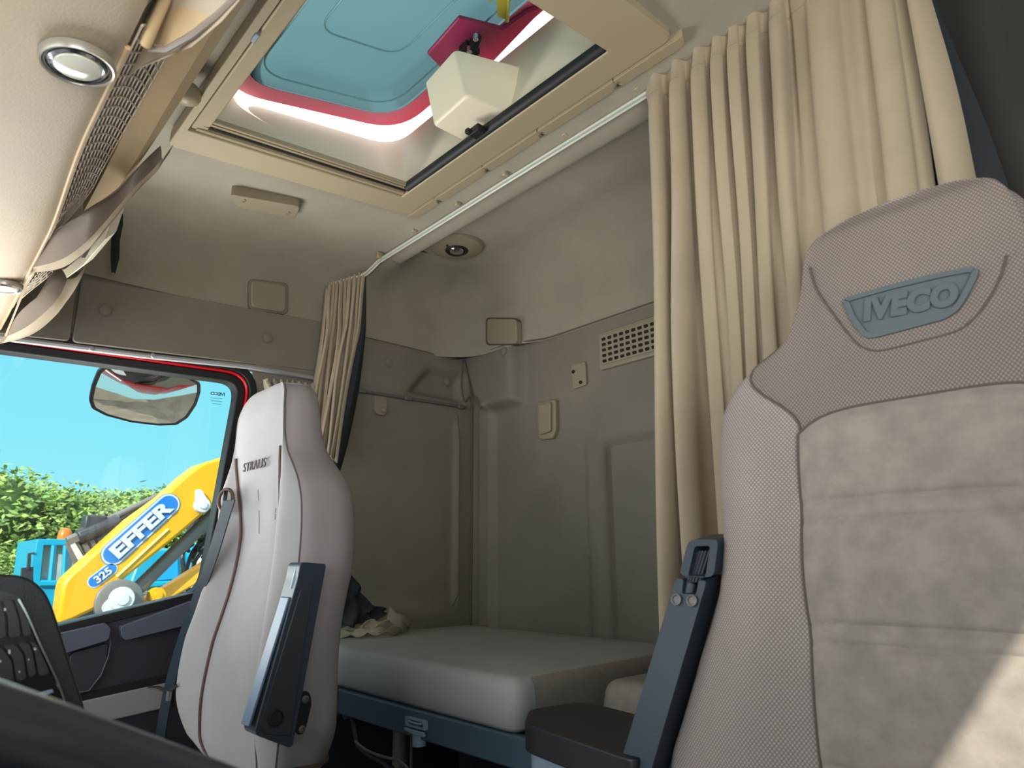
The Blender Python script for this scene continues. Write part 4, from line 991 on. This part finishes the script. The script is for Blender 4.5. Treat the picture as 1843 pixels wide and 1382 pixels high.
# mattress
def cushion_mesh(outline,z0,z1,r,dome=0,nr=7):
    # outline list (x,y) with rounded corners; top edge rolled
    O=rpoly([(x,y,0) for x,y in outline],.035,5); c=np.mean(np.array(O),0); rows=[]
    def loop(ins,z):
        n=len(O); out=[]
        for i in range(n):
            t=np.array(O[(i+1)%n])-np.array(O[i-1]); t/=np.linalg.norm(t)+1e-9; m=np.array([-t[1],t[0],0]); 
            if m@(c-np.array(O[i]))<0: m=-m
            p=np.array(O[i])+m*ins; out.append((p[0],p[1],z))
        return out
    rows.append(loop(.010,z0)); rows.append(loop(.002,z0+.008)); rows.append(loop(0,z0+.02)); rows.append(loop(-.004,(z0+z1-r)/2)); 
    for k in range(nr+1):
        a=k/nr*math.pi/2; rows.append(loop(r*(1-math.cos(a)),z1-r+r*math.sin(a)))
    for q in (.12,.35,.7,.98):
        L=[]
        for p in rows[-1 if q==.12 else 4+nr]:
            pp=np.array(p)*(1-q)+np.array([c[0],c[1],z1])*q; pp[2]=z1+dome*math.sin(min(1,q*1.5)*math.pi/2); L.append(tuple(pp))
        rows.append(L)
    mb=MB(); mb.grid(rows,closed=True); n=len(O); mb.f.append(tuple(range((len(rows)-1)*n,len(rows)*n))); mb.f.append(tuple(range(n-1,-1,-1))); return mb
mt_=thing('mattress','thick pale grey bunk mattress section on the passenger side','mattress',(-.65,1.15,.72))
cushion_mesh([(-1.09,.84),(-.205,.826),(-.235,1.44),(-1.09,1.44)],.722,.808,.026,.008).build('cover',matt_m,mt_,sharp=80)
def skinpatch(): pass
mb=MB()
rows=[]
for z in np.linspace(.728,.780,5): rows.append([(-.2005-.03*(y-.86)/.58+.0035,y,z) for y in np.linspace(.87,1.40,14)])
for k in range(1,5):
    a=k/5*math.pi/2*.9; rows.append([(-.2005-.03*(y-.86)/.58+.0035-.026*(1-math.cos(a)),y,.782+.0275*math.sin(a)) for y in np.linspace(.87,1.40,14)])
mb.grid(rows); mb.build('woven_end',matt_w,mt_)
settle(mt_)
tag(cushion_mesh([(-.19,1.02),(1.08,1.02),(1.08,1.44),(-.19,1.44)],.722,.790,.03,.004).build('mattress',matt_w,None,sharp=80),'narrower woven mattress section behind the black padded lid','mattress')
# ================================================================== black padded lid on its box (between the seats)
t=thing('cool_box','blue-grey box with a thick black padded lid between the seats','box',(.03,.72,0))
pq=[onZ(a,b,.792) for a,b in ((944,1287),(1048,1262),(1158,1288),(1180,1330),(1120,1372))]
lid=rpoly([onZ(943,1300,.79),onZ(952,1276,.79),onZ(1050,1261,.79),onZ(1190,1296,.79),onZ(1150,1372,.79)],[.02,.02,.03,.02,.03],5)
mb=MB(); mb.prism(lid,(0,0,-.036)); mb.build('padded_lid',dark,t,bevel=.010,seg=4)
cl=np.mean(np.array(lid),0); bx=[tuple(cl+(np.array(p)-cl)*.90+np.array([0,0,-.034])) for p in lid]
mb=MB(); mb.prism(bx,(0,0,-.5)); mb.build('box_body',ltblue,t,bevel=.01); settle(t)

# ================================================================== steering wheel and dashboard
sw=thing('steering_wheel','black steering wheel rim and spoke close to the camera at the bottom left','steering wheel',(.564,-.03,.60))
P1=np.array(EYE+.36*ray(0,1318)/np.linalg.norm(ray(0,1318))); P2=np.array(EYE+.38*ray(200,1352)/np.linalg.norm(ray(200,1352))); P3=np.array(EYE+.41*ray(400,1450)/np.linalg.norm(ray(400,1450)))
def circ(a,b,c):
    ab=b-a; ac=c-a; n=np.cross(ab,ac); ctr=a+(np.cross(n,ab)*(ac@ac)+np.cross(ac,n)*(ab@ab))/(2*(n@n)); return ctr,np.linalg.norm(a-ctr),n/np.linalg.norm(n)
RW=.225
nW=np.array([0,.42,.90]); nW/=np.linalg.norm(nW)
# plane through P1, P3 containing a sensible tilt, radius fixed
ch=P3-P1; chn=ch/np.linalg.norm(ch); nW=nW-chn*(nW@chn); nW/=np.linalg.norm(nW); mid_=(P1+P3)/2; pr=np.cross(nW,chn); pr = pr if pr[0]>0 else -pr
cw=mid_+pr*math.sqrt(RW**2-(np.linalg.norm(ch)/2)**2)
u_=pr; v_=np.cross(nW,u_)
rim=[tuple(cw+RW*(u_*math.cos(a)+v_*math.sin(a))) for a in np.linspace(0,2*math.pi,97)[:-1]]
MB().tube(rim,.0165,20,closed=True,up=tuple(nW)).build('rim',M('wheel_leather',(58,62,70),.28,bump=.08,bscale=500),sw)
mb=MB(); mb.lathe([(.0001,.012),(.05,.010),(.075,0),(.08,-.03),(.05,-.05)],tuple(cw-nW*.03),tuple(nW),32); mb.build('hub',dark,sw)
for ang in (180-28,180+40,28,-40):
    a=math.radians(ang); d_=u_*math.cos(a)+v_*math.sin(a); s_=np.cross(nW,d_)
    mb=MB(); mb.grid([[tuple(cw+d_*rr+s_*w_*q-nW*(.03*(1-rr/RW)) -nW*abs(q)*.006) for q in (-1,-.5,0,.5,1)] for rr,w_ in ((.05,.035),(.12,.026),(.19,.022),(RW,.030))]); o=mb.build('spoke',tan2 if ang==180-28 else dark,sw); so=o.modifiers.new('t','SOLIDIFY'); so.thickness=.014
settle(sw)
db=thing('dashboard','black curved centre dashboard with rows of rocker switches and silver trim line','dashboard',(-.3,-.2,0))
XDB=-.12
def D(a,b,o=0): return onX(a,b,XDB+o)
out=[(-420,1045),(-200,1030),(0,1032),(38,1034),(62,1044),(82,1062),(96,1090),(112,1140),(130,1200),(156,1278),(180,1370),(-420,1370)]
P=[tuple(p) for p in [D(a,b) for a,b in out]]
P=rpoly(P,.012,4); mb=MB(); mb.prism(P,(-.20,-.05,-.03)); mb.build('switch_wing',dark,db,bevel=.012,seg=4)
mb=MB(); mb.prism(rpoly([D(a,b,.0015) for a,b in ((-300,1060),(8,1064),(30,1070),(50,1092),(62,1120),(80,1170),(100,1215),(112,1250),(122,1300),(-300,1300))],.006,3),(-.01,0,0)); mb.build('switch_field',M('gloss_black',(12,12,15),.25),db)
MB().tube([tuple(p) for p in catm([D(a,b,.004) for a,b in ((33,1078),(50,1110),(72,1160),(98,1215),(112,1250),(120,1280))],5)],.0016,6).build('silver_trim',chrome,db)
rock=M('rocker_black',(44,42,46),.35); icon=M('icon_white',(190,190,195),.5)
def rocker(poly):
    mb=MB(); mb.prism(rpoly([D(a,b,.0065) for a,b in poly],.003,3),(-.008,0,0)); o=mb.build('rocker_switch',rock,db,bevel=.0018,seg=3)
rocker([(-22,1076),(0,1078),(10,1110),(12,1148),(-18,1152)])
rocker([(4,1078),(22,1078),(34,1112),(38,1146),(16,1149),(14,1112)])
rocker([(25,1078),(33,1082),(52,1120),(58,1142),(42,1146),(36,1110)])
rocker([(-16,1166),(2,1163),(22,1190),(26,1228),(0,1232)])
rocker([(6,1162),(28,1159),(42,1178),(48,1222),(30,1227),(24,1188)])
rocker([(33,1158),(50,1155),(58,1170),(66,1214),(52,1221),(46,1180)])
rocker([(54,1154),(66,1158),(84,1196),(90,1212),(70,1218),(62,1172)])
mb=MB()
for a,b,w_,h_ in ((9,1097,2,2.5),(17,1173,2,3.5),(63,1168,2,2),(35,1209,1.2,1.5),(52,1187,1,1.5),(1,1190,1.2,2)):
    MB().prism([D(a-w_,b-h_,.0072),D(a+w_,b-h_,.0072),D(a+w_,b+h_,.0072),D(a-w_,b+h_,.0072)],(-.001,0,0)).build('switch_icon',icon,db)
mb=MB(); mb.prism([D(a,b,.004) for a,b in ((60,1250),(95,1240),(98,1246),(66,1258))],(-.006,0,0)); mb.build('lower_lever',ltblue,db,bevel=.001)
mb=MB(); mb.box((XL+.1,-.95,0),(-.30,-.15,.82)); mb.box((-.30,-.95,0),(.98,-.22,.74)); mb.build('dash_body',dark,db,bevel=.03)
sub(db,{'switch_wing':['switch_field','silver_trim','rocker_switch','switch_icon','lower_lever']})
settle(db)

# ================================================================== outside the door window
mb=MB(); mb.box((-60,-40,-1.55),(-1.6,60,-1.5)); g_=mb.build('ground',gravel,smooth=False); struct(g_); g_.name='floor_2'
# cab flank below/around the door, red
mb=MB(); mb.box((XL-.09,-1.3,-.9),(XL-.055,1.5,.70)); o_=mb.build('trim_7',redpaint,smooth=False); struct(o_)
# kerb mirror above the door
km=thing('kerb_mirror','oval convex kerb mirror outside the top of the door window','mirror',onX(255,665,-1.42))
XM=-1.42
mo=[(176,668),(188,659),(215,659),(290,669),(345,680),(361,690),(361,706),(354,728),(338,752),(318,765),(285,766),(235,760),(190,748),(165,735),(160,720),(165,695)]
NM=(math.cos(math.radians(52)),0,-math.sin(math.radians(52)))
Pm=rpoly([onP(a,b,(XM,.6,1.56),NM) for a,b in mo],.008,3)
cM=np.mean(np.array(Pm),0)
back=[tuple(cM+(np.array(p)-cM)*.75+np.array([-.035,0,.04])) for p in Pm]
mb=MB(); inr=[tuple(cM+(np.array(p)-cM)*.93+np.array([.001,0,0])) for p in Pm]
mb.grid([inr,Pm,[tuple(np.array(p)+np.array([-.009,0,.008])) for p in Pm],back],closed=True); n_=len(Pm); mb.f.append(tuple(range(3*n_,4*n_))); mb.build('mirror_housing',dark,km)
rows=[]
for q in np.linspace(1,0.02,9):
    rows.append([tuple(cM+(np.array(p)-cM)*.935*q+np.array([.0005+.012*(1-q*q),0,-.010*(1-q*q)])) for p in Pm])
mb=MB(); mb.grid(rows,closed=True); mb.f.append(tuple(range(8*n_,9*n_))); mb.build('mirror_glass',mirror_m,km)
mb=MB(); mb.tube([tuple(cM+np.array([-.04,0,.03])),tuple(cM+np.array([.0,.02,.11])),(XL-.06,cM[1]+.03,1.58)],.010,8); mb.build('mirror_arm',dark,km); settle(km)
# yellow crane
XC=-7.0
def E_(a,b,o=0): return onX(a,b,XC+o)
cr_=thing('loader_crane','yellow loader crane boom with blue lettering, seen through the door window','crane',E_(160,1180))
boom=[(104,1124),(112,1060),(116,1046),(129,1032),(239,932),(298,889),(334,856),(363,834),(391,825),(440,812),(560,800),(560,850),(450,850),(430,868),(389,906),(310,973),(215,1049),(200,1068),(191,1082),(167,1099),(129,1117)]
mb=MB(); mb.prism([E_(a,b) for a,b in boom],(-.38,0,0)); mb.build('boom',yellow,cr_,bevel=.03,seg=2,smooth=True)
def pill(name,p0,p1,r,mat,o):
    A=np.array(E_(*p0,o)); Bq=np.array(E_(*p1,o)); d=Bq-A; d/=np.linalg.norm(d); n=np.cross(d,[1,0,0]); s=r*np.linalg.norm(np.array(E_(500,900))-np.array(E_(501,900)))
    pts=[tuple(A+s*(-d*math.cos(t)+n*math.sin(t))) for t in np.linspace(-math.pi/2,math.pi/2,12)]+[tuple(Bq+s*(d*math.cos(t)-n*math.sin(t)*1)) for t in np.linspace(-math.pi/2,math.pi/2,12)]
    MB().prism(pts,(.002,0,0)).build(name,mat,cr_)
    return A,Bq,d,n,s
pill('logo_border',(205,996),(303,908),17.5,bluedec,.004); pill('logo_keyline',(205,996),(303,908),16.5,white,.008); A,Bq,d,n,s=pill('logo_field',(205,996),(303,908),13.8,bluedec,.012)
ctr=(A+Bq)/2; up_=n if n[2]>0 else -n
mw=frame_mat(tuple(ctr+np.array([.018,0,0])),Vector(d),Vector(up_))
def fit_text(name,s_,ctr,d,up_,w_,h_,mat,par,off=.03,**k):
    tm=text_mesh(name,s_,1,.01,mat,par,Matrix.Identity(4),offset=off,**k); vs=np.array([v.co[:] for v in tm.data.vertices]); lo=vs.min(0); hi=vs.max(0)
    tm.data.transform(frame_mat(tuple(ctr),Vector(d),Vector(up_))@Matrix.Diagonal((w_/(hi[0]-lo[0]),h_/(hi[1]-lo[1]),.4,1))@Matrix.Translation((-(hi[0]+lo[0])/2,-(hi[1]+lo[1])/2,0))); return tm
L_=np.linalg.norm(Bq-A)
fit_text('logo_lettering','EFFER',ctr+np.array([.02,0,0]),d,up_,L_*1.03,s*1.55,white,cr_,off=.045)
pill('number_border',(170,1046),(199,1024),9.2,white,.004); A,Bq,d,n,s=pill('number_field',(170,1046),(199,1024),7.6,bluedec,.008); up_=n if n[2]>0 else -n
fit_text('number_lettering','325',(A+Bq)/2+np.array([.014,0,0]),d,up_,np.linalg.norm(Bq-A)*.95,s*1.45,white,cr_,off=.03)
def cyl(name,p0,p1,rpx,mat,o=0,par=None,n=20):
    k=np.linalg.norm(np.array(E_(500,900,o))-np.array(E_(501,900,o))); return MB().tube([E_(*p0,o),E_(*p1,o)],rpx*k,n).build(name,mat,par or cr_)
cyl('lift_cylinder',(232,1075),(385,925),10.5,steel,-.2); cyl('cylinder_rod',(300,1008),(420,890),6,darkgrey,-.25)
def disc(name,p,rpx,h,mat,o,par=None):
    k=np.linalg.norm(np.array(E_(500,900,o))-np.array(E_(501,900,o))); r=rpx*k; MB().lathe([(r,-h),(r,0),(r*.93,.01),(r*.5,.012),(r*.48,.03),(r*.2,.032),(.0001,.032)],E_(*p,o),(1,0,0),36).build(name,mat,par or cr_)
disc('pivot_plate',(215,1083),32,.1,steel,.03); disc('pivot_hub',(220,1078),17,.08,white,.09)
mb=MB(); mb.prism(rpoly([E_(a,b,.08) for a,b in ((183,1092),(196,1078),(212,1068),(220,1092),(206,1106),(188,1106))],.05,4),(-.1,0,0)); mb.build('pivot_bracket',white,cr_)
disc('pin_disc',(365,909),12,.08,white,.06); mb=MB(); mb.prism(rpoly([E_(a,b,.05) for a,b in ((353,881),(362,880),(378,906),(354,908))],.03,3),(-.05,0,0)); mb.build('pin_bracket',white,cr_)
mb=MB(); mb.tube([E_(210,1038,.01),E_(303,952,.01)],.012,6); mb.build('pinstripe',M('pale_stripe',(255,235,140),.5),cr_)
# grey boom sections on the far side and hoses
cyl('stowed_boom',(146,958),(285,893),5,steel,-.6); cyl('stowed_rod',(200,945),(298,885),3,darkgrey,-.6)
mb=MB()
for a,b in (((123,975),(142,1020)),((134,972),(153,1012)),((147,970),(165,1003)),((160,966),(176,993)),((172,962),(186,985))): mb.tube([E_(*a,-.5),E_(*b,-.5)],.035,6)
mb.tube([E_(122,976,-.5),E_(215,935,-.5)],.06,6); mb.build('outrigger_frame',steel,cr_)
mb=MB(); mb.prism([E_(a,b,-.45) for a,b in ((124,976),(132,972),(158,1014),(148,1022))],(-.1,0,0)); mb.build('frame_plate',white,cr_)
mb=MB(); mb.box(*[tuple(np.array(E_(168,945,-.55))+s*np.array([.1,.10,.10])) for s in (-1,1)]); mb.tube([E_(140,968,-.5),E_(215,938,-.5)],.09,8); mb.build('valve_block',darkgrey,cr_,bevel=.02)
mb=MB(); rn=random.Random(5)
for i in range(16):
    a=(rn.uniform(325,372),rn.uniform(965,1050)); b=(a[0]+rn.uniform(10,45),a[1]-rn.uniform(20,75)); m=((a[0]+b[0])/2+rn.uniform(-14,4),(a[1]+b[1])/2+rn.uniform(-8,8)); mb.tube([tuple(p) for p in catm([E_(*a,-.7),E_(*m,-.6-.3*rn.random()),E_(*b,-.7)],6)],.022,6)
for i in range(7):
    c=(352+rn.uniform(-8,8),1048+rn.uniform(-10,10)); r=rn.uniform(10,24); mb.tube([E_(c[0]+r*math.cos(t),c[1]-.9*r*math.sin(t),-.5) for t in np.linspace(0,math.pi*1.2,14)],.02,6)
mb.build('hoses',darkgrey,cr_)
cyl('grey_column',(330,1120),(395,925),17,M('pale_grey_paint',(190,190,186),.5),-1.2)
mb=MB(); mb.prism([E_(a,b,-.3) for a,b in ((262,1076),(300,1056),(372,1010),(374,1040),(300,1082),(262,1098))],(-.2,0,0)); mb.build('base_arm',M('orange_yellow_paint',(240,170,50),.5),cr_,bevel=.02); disc('base_pin',(284,1072),12,.1,yellow,-.05)
mb=MB(); mb.prism([E_(a,b,-.5) for a,b in ((100,1130),(170,1095),(260,1070),(400,1060),(400,1200),(80,1200))],(-.8,0,0)); mb.build('crane_base',steel,cr_)
sub(cr_,{'boom':['logo_border','logo_keyline','logo_field','logo_lettering','number_border','number_field','number_lettering','pinstripe'],'pivot_plate':['pivot_hub','pivot_bracket'],'pin_bracket':['pin_disc']}); settle(cr_)
# light blue truck behind the crane
XT=-9.5
def T_(a,b,o=0): return onX(a,b,XT+o)
bt=thing('blue_truck','light blue truck with glazed cab and orange beacon behind the yellow crane','truck',T_(110,1200))
mb=MB(); oo=[T_(a,b) for a,b in ((67,970),(150,970),(152,1052),(56,1052))]; ii=[T_(a,b) for a,b in ((79,981),(142,981),(143,1050),(72,1050))]
mb.ring(oo,ii,(-1.6,0,0)); mb.prism([T_(a,b) for a,b in ((56,1052),(152,1052),(154,1160),(50,1160))],(-1.6,0,0)); mb.build('cab',cyanp,bt,bevel=.03)
mb=MB()
for a in ((97,981,90,1050),(118,981,114,1050)): mb.tube([T_(a[0],a[1],.0),T_(a[2],a[3],.0)],.03,6)
mb.tube([T_(72,1050,.02),T_(143,1050,.02)],.04,6); mb.build('window_bars',cyanp,bt)
mb=MB(); mb.prism([T_(a,b,-.12) for a,b in ((80,975),(150,975),(150,1055),(72,1055))],(-.05,0,0)); mb.build('cab_interior',M('cab_interior_grey',(190,196,190),.8),bt)
mb=MB(); mb.prism([T_(a,b,-.02) for a,b in ((80,981),(142,981),(143,1050),(72,1050))],(-.01,0,0)); mb.build('side_glass',glass,bt,smooth=False)
p=T_(116,966,-.3); MB().lathe([(.075,-.09),(.08,.0),(.075,.06),(.05,.10),(.0001,.115)],p,(0,0,1),20).build('beacon',orange,bt)
mb=MB(); mb.tube([T_(62,996),T_(53,996),T_(51,1025)],.02,6); mb.prism([T_(a,b) for a,b in ((40,1022),(60,1020),(60,1050),(38,1050))],(-.1,0,0)); mb.build('wing_mirror',darkgrey,bt)
mb=MB(); mb.prism([T_(a,b) for a,b in ((255,990),(326,985),(326,1052),(400,1045),(400,1170),(154,1170),(154,1100),(230,1060))],(-1.2,0,0)); mb.prism([T_(a,b,.1) for a,b in ((340,1000),(356,975),(356,1000),(342,1030))],(-.3,0,0)); mb.build('body_side',cyanp,bt,bevel=.03)
mb=MB(); mb.prism([T_(a,b,.03) for a,b in ((282,1022),(320,996),(322,1042),(276,1046))],(-.02,0,0)); mb.build('side_hatch',M('truck_blue',(20,150,215),.4),bt,bevel=.01)
mb=MB(); mb.tube([T_(258,1053,.04),T_(326,1049,.04)],.04,6); mb.build('side_rail',cyanp,bt)
settle(bt)
# trees
def tree_meshes(seed,w,h,nl):
    rn=random.Random(seed); V=[];Fc=[]
    bl=[(rn.uniform(-w*.36,w*.36),rn.uniform(-w*.36,w*.36),h*rn.uniform(.45,.80),w*rn.uniform(.16,.27)) for _ in range(12)]+[(0,0,h*.62,w*.36)]+[(rn.uniform(-w*.4,w*.4),rn.uniform(-w*.4,w*.4),h*rn.uniform(.15,.45),w*rn.uniform(.2,.3)) for _ in range(9)]
    for i in range(nl):
        b=bl[rn.randrange(len(bl))]; 
        while True:
            d=Vector((rn.gauss(0,1),rn.gauss(0,1),rn.gauss(0,1)))
            if d.length>.1: break
        d.normalize(); r=b[3]*rn.uniform(.75,1.12)
        if rn.random()<.06: r*=1.25
        p=Vector((b[0],b[1],b[2]))+Vector((d.x*r,d.y*r,d.z*r*.95))
        a=Vector((rn.gauss(0,1),rn.gauss(0,1),rn.gauss(0,.6))).normalized(); c=a.cross(d+Vector((rn.gauss(0,.6),rn.gauss(0,.6),rn.gauss(0,.6)))).normalized(); s=rn.uniform(.020,.045)
        k=len(V); V+=[p-a*s*1.7,p+c*s*.7,p+a*s*1.7,p-c*s*.7]; Fc.append((k,k+1,k+2,k+3))
    return V,Fc,bl
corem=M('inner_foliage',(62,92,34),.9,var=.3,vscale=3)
protos=[]
for sd in (1,2,3):
    V,Fc,bl=tree_meshes(sd,3.2,4.0,34000)
    m1=MB(); m1.add(V,Fc); leaves=m1.build('foliage',leafm,smooth=False)
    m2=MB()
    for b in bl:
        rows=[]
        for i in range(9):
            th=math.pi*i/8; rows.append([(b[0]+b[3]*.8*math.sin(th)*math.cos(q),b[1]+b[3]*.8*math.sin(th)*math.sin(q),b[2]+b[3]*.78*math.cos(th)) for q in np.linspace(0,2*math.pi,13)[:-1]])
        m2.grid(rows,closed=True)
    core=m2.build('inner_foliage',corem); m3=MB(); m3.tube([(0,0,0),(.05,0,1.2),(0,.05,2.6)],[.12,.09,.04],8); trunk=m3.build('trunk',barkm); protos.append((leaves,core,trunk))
spots=[(-16.5,.2,4.35,0,'leftmost of the leafy trees, cut by the picture edge'),(-17.2,2.0,4.55,1,'tall leafy tree above the orange beacon of the blue truck'),(-16.3,3.5,4.05,2,'leafy tree right of the beacon tree, above the stowed grey boom'),
       (-17.6,4.9,4.35,0,'leafy tree partly hidden by the upper part of the yellow boom'),(-18.8,1.0,4.5,2,'leafy tree standing farther back between the two tall left trees'),(-18.6,6.6,4.5,1,'leafy tree glimpsed at the right edge of the door window'),(-15.0,1.0,3.1,1,'low leafy tree in front, left of the blue truck cab'),(-14.9,4.6,2.9,2,'low leafy tree showing under the boom beside the blue truck body')]
used=set()
for x,y,h,k,lab in spots:
    t=thing('leafy_tree',lab,'tree',(x,y,-1.5),'leafy trees beyond the crane')
    for src in protos[k]:
        if (k,src.name) not in used: c=src; used.add((k,src.name))
        else: c=src.copy(); COL.objects.link(c)
        c.parent=t
    s=h/4.0*1.06; t.scale=(s*1.15,s*1.15,s); t.rotation_euler=(0,0,x*3.1+y)
